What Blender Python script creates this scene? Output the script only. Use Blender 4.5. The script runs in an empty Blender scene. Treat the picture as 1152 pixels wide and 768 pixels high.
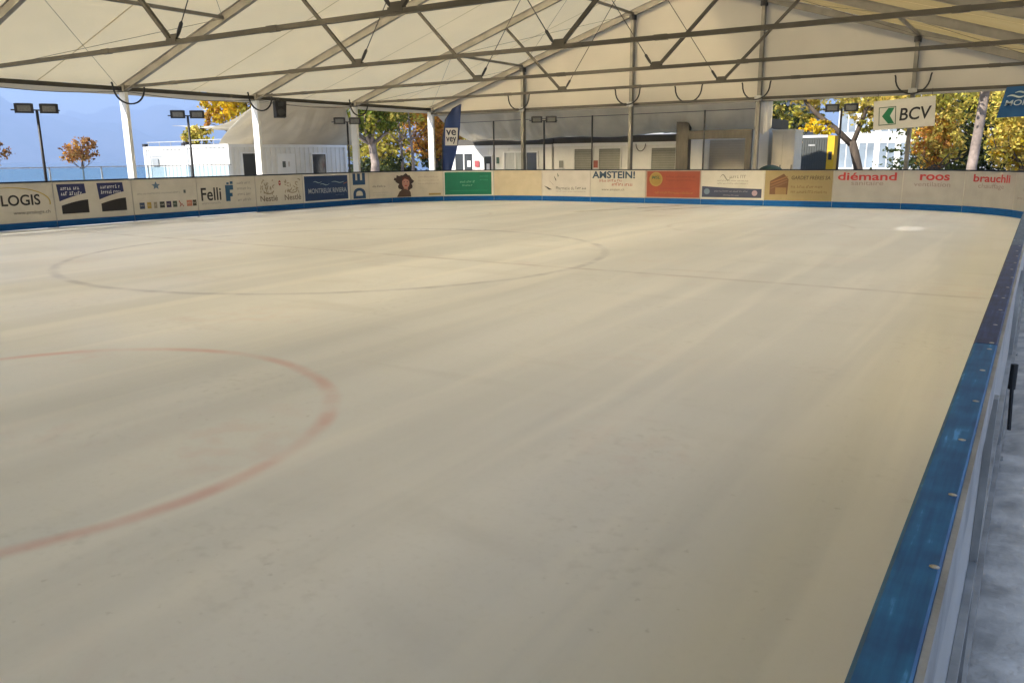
import bpy, bmesh, math, random
import numpy as np
from mathutils import Vector, Matrix
random.seed(7); RNG = np.random.default_rng(11)
sc = bpy.context.scene
COL = sc.collection
R = math.radians

# ---------------------------------------------------------------- camera
cam_d = bpy.data.cameras.new('camera'); cam = bpy.data.objects.new('camera', cam_d); COL.objects.link(cam)
cam_d.sensor_width = 36.0; cam_d.lens = 28.26; cam_d.clip_start = 0.05; cam_d.clip_end = 60000
PITCH, ROLL, YAW = R(12.92), R(-0.571), R(-33.037)
fw = Vector((math.sin(YAW)*math.cos(PITCH), math.cos(YAW)*math.cos(PITCH), -math.sin(PITCH)))
rt = Vector((math.cos(YAW), -math.sin(YAW), 0)); up = rt.cross(fw)
r2 = rt*math.cos(ROLL) + up*math.sin(ROLL); u2 = -rt*math.sin(ROLL) + up*math.cos(ROLL)
cam.matrix_world = Matrix(((r2.x, u2.x, -fw.x, 0), (r2.y, u2.y, -fw.y, 0), (r2.z, u2.z, -fw.z, 1.813), (0, 0, 0, 1)))
sc.camera = cam
# ---------------------------------------------------------------- sky, sun, exposure
SUN_EL, SUN_AZ = R(36), R(201)          # azimuth clockwise from +Y (the rink's long axis)
w = bpy.data.worlds.new('World'); sc.world = w; w.use_nodes = True
nt = w.node_tree; sky = nt.nodes.new('ShaderNodeTexSky'); sky.sky_type = 'NISHITA'; sky.sun_disc = False
sky.sun_elevation = SUN_EL; sky.sun_rotation = SUN_AZ; sky.altitude = 400; sky.dust_density = 1.0; sky.air_density = 1.0
bg = nt.nodes['Background']; nt.links.new(sky.outputs[0], bg.inputs[0]); bg.inputs[1].default_value = 0.10
sun_d = bpy.data.lights.new('sun', 'SUN'); sun_d.energy = 4.5; sun_d.angle = R(0.5); sun_d.color = (1.0, 0.94, 0.84)
sun = bpy.data.objects.new('sun', sun_d); COL.objects.link(sun)
sdir = Vector((math.sin(SUN_AZ)*math.cos(SUN_EL), math.cos(SUN_AZ)*math.cos(SUN_EL), math.sin(SUN_EL)))
sun.rotation_euler = sdir.to_track_quat('Z', 'Y').to_euler()
vs = sc.view_settings; vs.view_transform = 'Standard'; vs.look = 'None'; vs.gamma = 1.0; vs.use_curve_mapping = False
vs.exposure = 1.85
cy = sc.cycles; cy.use_denoising = True; cy.use_adaptive_sampling = True; cy.adaptive_threshold = 0.02; cy.max_bounces = 7; cy.diffuse_bounces = 4; cy.transmission_bounces = 6
cy.transparent_max_bounces = 16; cy.volume_bounces = 1; cy.sample_clamp_indirect = 8.0; cy.caustics_reflective = False; cy.caustics_refractive = True

# ---------------------------------------------------------------- materials
MATS = {}
def M(name, col, rough=0.6, metal=0.0, var=0.12, scale=3.0, bump=0.0, bscale=None, trans=0.0, tcol=None, spec=0.5, island=0.0, stretch=None):
    if name in MATS: return MATS[name]
    m = bpy.data.materials.new(name); m.use_nodes = True; t = m.node_tree; N, L = t.nodes, t.links
    b = N['Principled BSDF']; b.inputs['Roughness'].default_value = rough; b.inputs['Metallic'].default_value = metal
    b.inputs['Specular IOR Level'].default_value = spec
    tc = N.new('ShaderNodeTexCoord'); src = tc.outputs['Object']
    if stretch:
        mp = N.new('ShaderNodeMapping'); mp.inputs['Scale'].default_value = stretch; L.new(src, mp.inputs[0]); src = mp.outputs[0]
    nz = N.new('ShaderNodeTexNoise'); nz.inputs['Scale'].default_value = scale; nz.inputs['Detail'].default_value = 5; L.new(src, nz.inputs['Vector'])
    mx = N.new('ShaderNodeMix'); mx.data_type = 'RGBA'
    lo = tuple(max(0, c*(1-var)) for c in col) + (1,); hi = tuple(min(1, c*(1+var)) for c in col) + (1,)
    mx.inputs[6].default_value = lo; mx.inputs[7].default_value = hi
    rg = N.new('ShaderNodeMapRange'); rg.inputs[1].default_value = 0.3; rg.inputs[2].default_value = 0.7; L.new(nz.outputs[0], rg.inputs[0]); L.new(rg.outputs[0], mx.inputs[0])
    out = mx.outputs[2]
    if island:
        ge = N.new('ShaderNodeNewGeometry'); hs = N.new('ShaderNodeHueSaturation'); L.new(out, hs.inputs['Color'])
        a = N.new('ShaderNodeMapRange'); a.inputs[3].default_value = 1-island; a.inputs[4].default_value = 1+island
        L.new(ge.outputs['Random Per Island'], a.inputs[0]); L.new(a.outputs[0], hs.inputs['Value'])
        a2 = N.new('ShaderNodeMapRange'); a2.inputs[3].default_value = 0.5-0.05*island; a2.inputs[4].default_value = 0.5+0.05*island
        mu = N.new('ShaderNodeMath'); mu.operation = 'MULTIPLY'; mu.inputs[1].default_value = 7.31
        fr = N.new('ShaderNodeMath'); fr.operation = 'FRACT'
        L.new(ge.outputs['Random Per Island'], mu.inputs[0]); L.new(mu.outputs[0], fr.inputs[0]); L.new(fr.outputs[0], a2.inputs[0]); L.new(a2.outputs[0], hs.inputs['Hue'])
        out = hs.outputs[0]
    L.new(out, b.inputs['Base Color'])
    if bump:
        n2 = N.new('ShaderNodeTexNoise'); n2.inputs['Scale'].default_value = bscale or scale*4; n2.inputs['Detail'].default_value = 4; L.new(src, n2.inputs['Vector'])
        bp = N.new('ShaderNodeBump'); bp.inputs['Strength'].default_value = bump; bp.inputs['Distance'].default_value = 0.02
        L.new(n2.outputs[0], bp.inputs['Height']); L.new(bp.outputs[0], b.inputs['Normal'])
    if trans:
        tr = N.new('ShaderNodeBsdfTranslucent')
        if tcol: tr.inputs[0].default_value = tcol + (1,)
        else: L.new(out, tr.inputs[0])
        ms = N.new('ShaderNodeMixShader'); ms.inputs[0].default_value = trans
        L.new(b.outputs[0], ms.inputs[1]); L.new(tr.outputs[0], ms.inputs[2]); L.new(ms.outputs[0], N['Material Output'].inputs[0])
    MATS[name] = m; return m
def glassmat(name, tint, rough=0.05, clear=0.75):
    m = bpy.data.materials.new(name); m.use_nodes = True; t = m.node_tree; N, L = t.nodes, t.links
    b = N['Principled BSDF']; b.inputs['Base Color'].default_value = tint + (1,); b.inputs['Roughness'].default_value = rough
    tr = N.new('ShaderNodeBsdfTransparent'); tr.inputs[0].default_value = tuple(0.6+0.4*c for c in tint) + (1,)
    ms = N.new('ShaderNodeMixShader'); ms.inputs[0].default_value = clear
    L.new(b.outputs[0], ms.inputs[1]); L.new(tr.outputs[0], ms.inputs[2]); L.new(ms.outputs[0], N['Material Output'].inputs[0]); return m

m_alu = M('aluminium_frame', (0.20, 0.19, 0.17), 0.55, 0.2, 0.25, 2.0, 0.15, 30)
m_tie = M('shaded_tie', (0.060, 0.054, 0.042), 0.6, 0.15, 0.3, 2.0, 0.15, 30)  # tie metal darkened: shade on its lower faces put into the colour
m_alu2 = M('aluminium_worn', (0.42, 0.42, 0.41), 0.45, 0.6, 0.3, 6.0, 0.15, 40)
m_roof = M('roof_membrane', (0.70, 0.61, 0.41), 0.5, 0, 0.08, 0.8, 0.5, 1.6, trans=0.6, tcol=(0.45, 0.305, 0.095), spec=0.3)
def forward(m, col, share, rough):     # coated fabric passes light mostly onward, not evenly
    t = m.node_tree; N, L = t.nodes, t.links; ms = next(n for n in N if n.bl_idname == 'ShaderNodeMixShader'); tr = next(n for n in N if n.bl_idname == 'ShaderNodeBsdfTranslucent')
    rf = N.new('ShaderNodeBsdfRefraction'); rf.inputs['Color'].default_value = col+(1,); rf.inputs['Roughness'].default_value = rough; rf.inputs['IOR'].default_value = 1.12
    m2 = N.new('ShaderNodeMixShader'); m2.inputs[0].default_value = share; L.new(tr.outputs[0], m2.inputs[1]); L.new(rf.outputs[0], m2.inputs[2]); L.new(m2.outputs[0], ms.inputs[2])
forward(m_roof, (0.85, 0.715, 0.48), 0.58, 0.58)
m_gable = M('gable_membrane', (0.52, 0.485, 0.41), 0.55, 0, 0.06, 0.9, 0.2, 2.0, trans=0.25, tcol=(0.40, 0.36, 0.28), spec=0.3)
m_tarp = M('tarpaulin', (0.84, 0.80, 0.72), 0.5, 0, 0.12, 1.3, 0.6, 3.0, trans=0.5, tcol=(0.60, 0.55, 0.44), spec=0.4)
m_white = M('white_painted_metal', (0.80, 0.80, 0.78), 0.45, 0, 0.05, 2.0)
m_cabin = M('cabin_panel', (0.74, 0.73, 0.69), 0.5, 0, 0.06, 2.5, 0.08, 12)
m_board = M('board_white', (0.44, 0.42, 0.385), 0.42, 0, 0.10, 1.7, 0.05, 10)
m_blue = M('blue_plastic', (0.004, 0.08, 0.27), 0.55, 0, 0.22, 4.0, 0.05, 30, spec=0.15, stretch=(1, 1, 6))
m_dark = M('dark_steel', (0.035, 0.035, 0.038), 0.5, 0.3, 0.2, 5.0)
m_black = M('black_rubber', (0.012, 0.012, 0.013), 0.6, 0, 0.2, 8.0)
m_bolt = M('bolt_steel', (0.62, 0.6, 0.56), 0.3, 0.9, 0.2, 60.0)
m_shutter = M('grey_green_shutter', (0.20, 0.20, 0.17), 0.6, 0, 0.1, 3)
m_wood = M('grey_timber', (0.085, 0.077, 0.063), 0.75, 0, 0.25, 4, 0.2, 20, stretch=(3, 3, 0.6))
m_bark = M('bark', (0.075, 0.055, 0.04), 0.85, 0, 0.4, 6, 0.5, 18, stretch=(1, 1, 0.35))
m_plane = M('plane_tree_bark', (0.24, 0.19, 0.16), 0.8, 0, 0.45, 3.5, 0.3, 12)
m_glass_dark = M('window_glass', (0.05, 0.055, 0.06), 0.08, 0, 0.3, 0.8)
m_curtain = M('window_curtain', (0.42, 0.44, 0.43), 0.35, 0, 0.15, 5, stretch=(8, 8, 0.4))

def capmat(name, lo, hi, rough):      # scuffed plastic: long scratches and pale wear along the edges
    m = M(name, hi, rough, 0, 0.0); t = m.node_tree; N, L = t.nodes, t.links; b = N['Principled BSDF']
    tc = N.new('ShaderNodeTexCoord'); mp = N.new('ShaderNodeMapping'); mp.inputs['Scale'].default_value = (90, 5, 20); L.new(tc.outputs['Object'], mp.inputs[0])
    n1 = N.new('ShaderNodeTexNoise'); n1.inputs['Scale'].default_value = 1.0; n1.inputs['Detail'].default_value = 8; L.new(mp.outputs[0], n1.inputs['Vector'])
    n2 = N.new('ShaderNodeTexNoise'); n2.inputs['Scale'].default_value = 14.0; n2.inputs['Detail'].default_value = 6; L.new(tc.outputs['Object'], n2.inputs['Vector'])
    ad = N.new('ShaderNodeMath'); ad.operation = 'MULTIPLY'; L.new(n1.outputs[0], ad.inputs[0]); L.new(n2.outputs[0], ad.inputs[1])
    rp = N.new('ShaderNodeValToRGB'); e = rp.color_ramp.elements
    e[0].position = 0.13; e[0].color = lo + (1,); e[1].position = 0.36; e[1].color = hi + (1,)
    x = rp.color_ramp.elements.new(0.43); x.color = tuple(min(1, c*1.7+0.07) for c in hi) + (1,)
    L.new(ad.outputs[0], rp.inputs[0]); L.new(rp.outputs[0], b.inputs['Base Color'])
    bp = N.new('ShaderNodeBump'); bp.inputs['Strength'].default_value = 0.12; bp.inputs['Distance'].default_value = 0.004; L.new(n1.outputs[0], bp.inputs['Height']); L.new(bp.outputs[0], b.inputs['Normal'])
    return m
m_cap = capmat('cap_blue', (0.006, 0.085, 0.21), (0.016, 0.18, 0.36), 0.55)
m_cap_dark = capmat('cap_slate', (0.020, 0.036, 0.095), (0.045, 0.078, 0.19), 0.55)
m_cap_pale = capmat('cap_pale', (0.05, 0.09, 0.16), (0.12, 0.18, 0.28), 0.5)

m_cap_far = M('cap_far_shaded', (0.008, 0.014, 0.03), 0.5, 0, 0.2, 5, spec=0.2)  # far caps: shadow on the blue cap's edge put into the colour
# ---------------------------------------------------------------- mesh helpers
def link(name, me, mat, parent=None, smooth=False):
    if mat is not None and not me.materials: me.materials.append(mat)
    if smooth:
        me.polygons.foreach_set('use_smooth', [True]*len(me.polygons))
    o = bpy.data.objects.new(name, me); COL.objects.link(o)
    if parent is not None:
        o.parent = parent
    return o
def mesh(name, verts, faces):
    me = bpy.data.meshes.new(name); me.from_pydata([tuple(v) for v in verts], [], faces); me.update(); return me
class MB:
    def __init__(s): s.v = []; s.f = []
    def box(s, a, b):
        x0, y0, z0 = a; x1, y1, z1 = b; n = len(s.v)
        s.v += [(x0,y0,z0),(x1,y0,z0),(x1,y1,z0),(x0,y1,z0),(x0,y0,z1),(x1,y0,z1),(x1,y1,z1),(x0,y1,z1)]
        s.f += [tuple(n+i for i in q) for q in ((0,3,2,1),(4,5,6,7),(0,1,5,4),(1,2,6,5),(2,3,7,6),(3,0,4,7))]; return s
    def bar(s, p, q, wd, ht, upv=(0,0,1)):        # box beam from p to q, wd across, ht along 'up'
        p, q = Vector(p), Vector(q); d = (q-p).normalized(); u = Vector(upv)
        sd = d.cross(u)
        if sd.length < 1e-4: sd = d.cross(Vector((1,0,0)))
        sd.normalize(); u = sd.cross(d); n = len(s.v)
        for c in (p, q):
            for i, j in ((-1,-1),(1,-1),(1,1),(-1,1)): s.v.append(tuple(c + sd*(i*wd/2) + u*(j*ht/2)))
        s.f += [tuple(n+i for i in t) for t in ((0,1,2,3),(7,6,5,4),(0,4,5,1),(1,5,6,2),(2,6,7,3),(3,7,4,0))]; return s
    def tube(s, pts, rad, n=8, cap=True):
        pts = [Vector(p) for p in pts]; rad = rad if isinstance(rad, (list, tuple)) else [rad]*len(pts); base = len(s.v); prev = None
        for i, p in enumerate(pts):
            d = (pts[min(i+1, len(pts)-1)] - pts[max(i-1, 0)]).normalized()
            if prev is None:
                a = d.cross(Vector((0,0,1)))
                if a.length < 1e-3: a = d.cross(Vector((1,0,0)))
            else: a = prev - d*prev.dot(d)
            a.normalize(); prev = a; b = d.cross(a)
            for k in range(n):
                t = 2*math.pi*k/n; s.v.append(tuple(p + a*(math.cos(t)*rad[i]) + b*(math.sin(t)*rad[i])))
        for i in range(len(pts)-1):
            for k in range(n):
                s.f.append((base+i*n+k, base+i*n+(k+1)%n, base+(i+1)*n+(k+1)%n, base+(i+1)*n+k))
        if cap:
            s.f.append(tuple(base+k for k in range(n))[::-1]); s.f.append(tuple(base+(len(pts)-1)*n+k for k in range(n)))
        return s
    def build(s, name, mat, parent=None, smooth=False): return link(name, mesh(name, s.v, s.f), mat, parent, smooth)
def thing(name, label, cat, loc=(0,0,0), group=None, rz=0):
    o = bpy.data.objects.new(name, None); COL.objects.link(o); o.location = loc; o.rotation_euler[2] = rz; o.empty_display_size = 0.2
    tag(o, label, cat, group); return o
def tag(o, label, cat, group=None):
    o['label'] = label; o['category'] = cat
    if group: o['group'] = group
    return o
def kind(o, k): o['kind'] = k; return o
def copy_part(src, parent, loc=None):
    c = src.copy(); COL.objects.link(c); c.parent = parent
    if loc is not None: c.location = loc
    return c
def grid(fn, nu, nv):
    v = [fn(i/nu, j/nv) for j in range(nv+1) for i in range(nu+1)]
    f = [(j*(nu+1)+i, j*(nu+1)+i+1, (j+1)*(nu+1)+i+1, (j+1)*(nu+1)+i) for j in range(nv) for i in range(nu)]
    return v, f

# ---------------------------------------------------------------- setting: ground, ice, lake, mountains
def ground_mat(name, a, b, sc1, sc2, rough=0.8):
    m = M(name, a, rough, 0, 0.0); t = m.node_tree; N, L = t.nodes, t.links; bs = N['Principled BSDF']
    tc = N.new('ShaderNodeTexCoord'); n1 = N.new('ShaderNodeTexNoise'); n1.inputs['Scale'].default_value = sc1; n1.inputs['Detail'].default_value = 8; L.new(tc.outputs['Object'], n1.inputs['Vector'])
    n2 = N.new('ShaderNodeTexNoise'); n2.inputs['Scale'].default_value = sc2; n2.inputs['Detail'].default_value = 6; L.new(tc.outputs['Object'], n2.inputs['Vector'])
    av = N.new('ShaderNodeMath'); av.operation = 'ADD'; L.new(n1.outputs[0], av.inputs[0]); L.new(n2.outputs[0], av.inputs[1])
    rg = N.new('ShaderNodeMapRange'); rg.inputs[1].default_value = 0.75; rg.inputs[2].default_value = 1.25; L.new(av.outputs[0], rg.inputs[0])
    mx = N.new('ShaderNodeMix'); mx.data_type = 'RGBA'; mx.inputs[6].default_value = a+(1,); mx.inputs[7].default_value = b+(1,); L.new(rg.outputs[0], mx.inputs[0]); L.new(mx.outputs[2], bs.inputs['Base Color'])
    bp = N.new('ShaderNodeBump'); bp.inputs['Strength'].default_value = 0.35; bp.inputs['Distance'].default_value = 0.02; L.new(n2.outputs[0], bp.inputs['Height']); L.new(bp.outputs[0], bs.inputs['Normal'])
    return m
# land: one sheet, shore edge on the left at X=-60, rising to wooded hills far behind (+Y)
def land(u, v):
    x = -60 + (u**3)*9000; y = -400 + (v**3)*9000
    h = max(0, y-260)/1000.0
    z = -0.03 + min(1.0, h)**1.5*190*(0.75+0.25*math.sin(x*0.004+1)+0.12*math.sin(x*0.011+y*0.006)) if h > 0 else -0.03
    return (x, y, z)
v, f = grid(land, 40, 60)
n = len(v); 
for j in range(61): v.append((-60.02, v[j*41][1], -3.2))       # sea wall skirt
f += [(n+j, n+j+1, (j+1)*41, j*41) for j in range(60)]
m_land = ground_mat('paved_ground', (0.30, 0.29, 0.27), (0.40, 0.38, 0.35), 0.35, 9)
kind(link('ground', mesh('ground', v, f), m_land), 'structure')
m_water = M('lake_water', (0.02, 0.06, 0.10), 0.12, 0, 0.2, 0.02, 0.35, 0.6, spec=0.5)
kind(MB().box((-15000, -15000, -6), (-59.9, 20000, -2.6)).build('lake', m_water), 'structure')
def mount(u, v):
    y = -9000 + 26000*u; x = -8800 - 6500*v
    ridge = 900 + 330*math.sin(y*0.00052+0.4) + 190*math.sin(y*0.0013+2.1) + 90*math.sin(y*0.0031) + 45*math.sin(y*0.0083+1)
    prof = math.sin(min(1, v*1.6)*math.pi/2)
    z = -4 + ridge*prof*(1 + 0.16*math.sin(y*0.0042+v*9) + 0.08*math.sin(y*0.011-v*17))
    return (x, y, z if v > 0 else -4)
v, f = grid(mount, 150, 26)
m_mtn = ground_mat('mountain_forest', (0.05, 0.075, 0.05), (0.16, 0.15, 0.13), 0.0012, 0.006, 0.9)
kind(link('mountain', mesh('mountain', v, f), m_mtn, smooth=True), 'structure')

XL, XR, YF, RL, RR = -23.0, -0.1, 29.5, 6.0, 4.5       # rink outline
S1 = YF-RL; S2 = S1+RL*math.pi/2; S3 = S2+(XR-RR)-(XL+RL); S4 = S3+RR*math.pi/2
def path(s):        # point on the inner board face and the normal towards the ice
    if s <= S1: return (XL, s, 1.0, 0.0)
    if s <= S2: t = (s-S1)/RL; return (XL+RL-RL*math.cos(t), YF-RL+RL*math.sin(t), math.cos(t), -math.sin(t))
    if s <= S3: return (XL+RL+s-S2, YF, 0.0, -1.0)
    if s <= S4: t = (s-S3)/RR; return (XR-RR+RR*math.sin(t), YF-RR+RR*math.cos(t), -math.sin(t), -math.cos(t))
    return (XR, YF-RR-(s-S4), -1.0, 0.0)
def PT(s, z, off=0.0):
    x, y, nx, ny = path(s); return (x+nx*off, y+ny*off, z)
S_END = S4 + (YF-RR) + 5.0
# ---- the ice: worn, with faint painted lines under it
YC, XC = 11.73, (XL+XR)/2
def ice_mat():
    m = bpy.data.materials.new('ice'); m.use_nodes = True; t = m.node_tree; N, L = t.nodes, t.links; b = N['Principled BSDF']
    b.inputs['Roughness'].default_value = 0.42; b.inputs['Specular IOR Level'].default_value = 0.45
    tc = N.new('ShaderNodeTexCoord'); O = tc.outputs['Object']
    sx = N.new('ShaderNodeSeparateXYZ'); L.new(O, sx.inputs[0])
    def val(x):
        return x
    def math_(op, a, c=None):
        q = N.new('ShaderNodeMath'); q.operation = op
        for i, z in enumerate((a, c)):
            if z is None: continue
            if isinstance(z, (int, float)): q.inputs[i].default_value = z
            else: L.new(z, q.inputs[i])
        return q.outputs[0]
    def noise(scale, detail=5, stretch=None, rot=0, dist=0.0):
        src = O
        if stretch:
            mp = N.new('ShaderNodeMapping'); mp.inputs['Scale'].default_value = stretch; mp.inputs['Rotation'].default_value = (0, 0, rot); L.new(O, mp.inputs[0]); src = mp.outputs[0]
        q = N.new('ShaderNodeTexNoise'); q.inputs['Scale'].default_value = scale; q.inputs['Detail'].default_value = detail; q.inputs['Distortion'].default_value = dist; L.new(src, q.inputs['Vector']); return q.outputs[0]
    def ramp(x, a, c, o0=0.0, o1=1.0):
        q = N.new('ShaderNodeMapRange'); q.interpolation_type = 'SMOOTHSTEP'; q.inputs[1].default_value = a; q.inputs[2].default_value = c; q.inputs[3].default_value = o0; q.inputs[4].default_value = o1; L.new(x, q.inputs[0]); return q.outputs[0]
    def mix(fac, A, B):
        q = N.new('ShaderNodeMix'); q.data_type = 'RGBA'
        if isinstance(fac, float): q.inputs[0].default_value = fac
        else: L.new(fac, q.inputs[0])
        for i, z in ((6, A), (7, B)):
            if isinstance(z, tuple): q.inputs[i].default_value = z+(1,)
            else: L.new(z, q.inputs[i])
        return q.outputs[2]
    c = mix(ramp(noise(0.22, 4, dist=0.6), 0.35, 0.68), (0.915, 0.925, 0.935), (0.845, 0.86, 0.87))
    c = mix(math_('MULTIPLY', ramp(noise(0.9, 6, (1, 0.28, 1), 0.45), 0.46, 0.72), 0.55), c, (0.93, 0.925, 0.91))       # swept streaks
    c = mix(math_('MULTIPLY', ramp(noise(1.3, 6, (0.22, 1, 1), 0.25, 0.3), 0.55, 0.75), 0.40), c, (0.66, 0.66, 0.65))
    c = mix(math_('MULTIPLY', ramp(noise(3.4, 8, (1, 0.5, 1), -0.3), 0.5, 0.78), 0.30), c, (0.93, 0.925, 0.91))
    c = mix(math_('MULTIPLY', ramp(noise(26, 6), 0.5, 0.8), 0.22), c, (0.66, 0.66, 0.655))
    c = mix(math_('MULTIPLY', math_('MULTIPLY', ramp(noise(0.55, 4), 0.52, 0.68), ramp(noise(4.5, 6), 0.40, 0.66)), 0.26), c, (0.80, 0.63, 0.62))   # rubbed red paint
    c = mix(math_('MULTIPLY', ramp(noise(1.0, 5, (0.75, 0.045, 1), 0.04, 0.3), 0.40, 0.62), 0.50), c, (0.72, 0.735, 0.745))     # darker bands stretched along the rink
    c = mix(math_('MULTIPLY', ramp(noise(1.0, 6, (1.6, 0.10, 1), -0.06, 0.4), 0.50, 0.66), 0.6), c, (0.95, 0.945, 0.93))
    c = mix(math_('MULTIPLY', math_('MULTIPLY', ramp(noise(0.8, 4), 0.50, 0.66), ramp(noise(11, 7), 0.50, 0.74)), 0.24), c, (0.46, 0.46, 0.45))     # grey scuffs
    c = mix(math_('MULTIPLY', math_('MULTIPLY', ramp(noise(0.9, 3), 0.46, 0.60), ramp(noise(16, 3), 0.66, 0.74)), 0.30), c, (0.42, 0.42, 0.41))     # sparse dents and grit
    brk = ramp(noise(1.7, 6), 0.32, 0.66, 0.22, 1.0)
    wob = math_('MULTIPLY', math_('SUBTRACT', noise(0.8, 3), 0.5), 0.10)
    def ring(cx, cy, r, wd, soft):
        dx = math_('SUBTRACT', sx.outputs[0], cx); dy = math_('SUBTRACT', sx.outputs[1], cy)
        d = math_('SQRT', math_('ADD', math_('MULTIPLY', dx, dx), math_('MULTIPLY', dy, dy)))
        e = math_('ABSOLUTE', math_('ADD', math_('SUBTRACT', d, r), wob)); return ramp(e, wd/2+soft, wd/2-soft*0.3)
    def line(axis, p, wd, soft):
        e = math_('ABSOLUTE', math_('ADD', math_('SUBTRACT', sx.outputs[axis], p), wob)); return ramp(e, wd/2+soft, wd/2-soft*0.3)
    def paint(c, msk, col, k): return mix(math_('MULTIPLY', math_('MULTIPLY', msk, brk), k), c, col)
    c = paint(c, ring(XC, YC, 5.15, 0.09, 0.08), (0.42, 0.43, 0.49), 0.62)
    c = paint(c, line(1, YC, 0.10, 0.06), (0.50, 0.47, 0.49), 0.52)
    for cx in (-6.0, -17.1):
        for cyy in (2.6, 20.9):
            c = paint(c, ring(cx, cyy, 2.27, 0.055, 0.075), (0.74, 0.42, 0.41) if cyy < 10 else (0.52, 0.46, 0.46), 0.62 if cyy < 10 else 0.34)
    c = paint(c, line(1, 27.2, 0.06, 0.05), (0.45, 0.25, 0.25), 0.15)
    # black rubber sweeps near the far boards
    def sweep(x0, y0, x1, y1, wd, k, c):
        dx, dy = x1-x0, y1-y0; ln = math.hypot(dx, dy); dx /= ln; dy /= ln
        a = math_('SUBTRACT', sx.outputs[0], x0); d2 = math_('SUBTRACT', sx.outputs[1], y0)
        al = math_('ADD', math_('MULTIPLY', a, dx), math_('MULTIPLY', d2, dy)); ac = math_('ABSOLUTE', math_('ADD', math_('SUBTRACT', math_('MULTIPLY', a, dy), math_('MULTIPLY', d2, dx)), wob))
        msk = math_('MULTIPLY', math_('MULTIPLY', ramp(ac, wd, wd*0.2), ramp(al, 0, 0.8)), ramp(al, ln, ln-0.8)); return mix(math_('MULTIPLY', math_('MULTIPLY', msk, brk), k), c, (0.2, 0.17, 0.15))
    c = sweep(-13.2, 23.6, -10.9, 29.2, 0.22, 0.75, c); c = sweep(-11.2, 25.0, -9.7, 29.2, 0.20, 0.7, c)
    c = sweep(-18.9, 23.8, -17.4, 25.2, 0.16, 0.5, c)
    c = sweep(-1.42, 2.9, -1.20, 3.6, 0.05, 0.35, c)
    # fine skate scratches
    wv = math_('MULTIPLY', ramp(noise(2.2, 9, (6, 0.35, 1), 0.9), 0.62, 0.76), 0.22); c = mix(wv, c, (0.84, 0.83, 0.79))
    wv = math_('MULTIPLY', ramp(noise(2.0, 9, (0.35, 7, 1), 0.35), 0.62, 0.76), 0.20); c = mix(wv, c, (0.84, 0.83, 0.79))
    L.new(c, b.inputs['Base Color'])
    rr = ramp(noise(0.7, 5), 0.35, 0.7, 0.36, 0.60); L.new(rr, b.inputs['Roughness'])
    bp = N.new('ShaderNodeBump'); bp.inputs['Strength'].default_value = 0.22; bp.inputs['Distance'].default_value = 0.01
    L.new(math_('ADD', noise(9, 8), noise(2.0, 8, (5, 0.4, 1), 0.7)), bp.inputs['Height']); L.new(bp.outputs[0], b.inputs['Normal'])
    return m
pts = [PT(-7, 0, -0.03)] + [PT(s, 0, -0.03) for s in np.arange(S1, S2+0.01, 0.4)] + [PT(s, 0, -0.03) for s in np.arange(S3, S4+0.01, 0.35)] + [PT(S_END+2, 0, -0.03)]
top = [(x, y, 0.0) for x, y, z in pts]; bot = [(x, y, -0.029) for x, y, z in pts]; n = len(pts)
me = mesh('ice_rink', top+bot, [tuple(range(n))[::-1]] + [(i, (i+1) % n, n+(i+1) % n, n+i) for i in range(n)])
kind(link('ice_surface', me, ice_mat()), 'structure')

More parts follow.
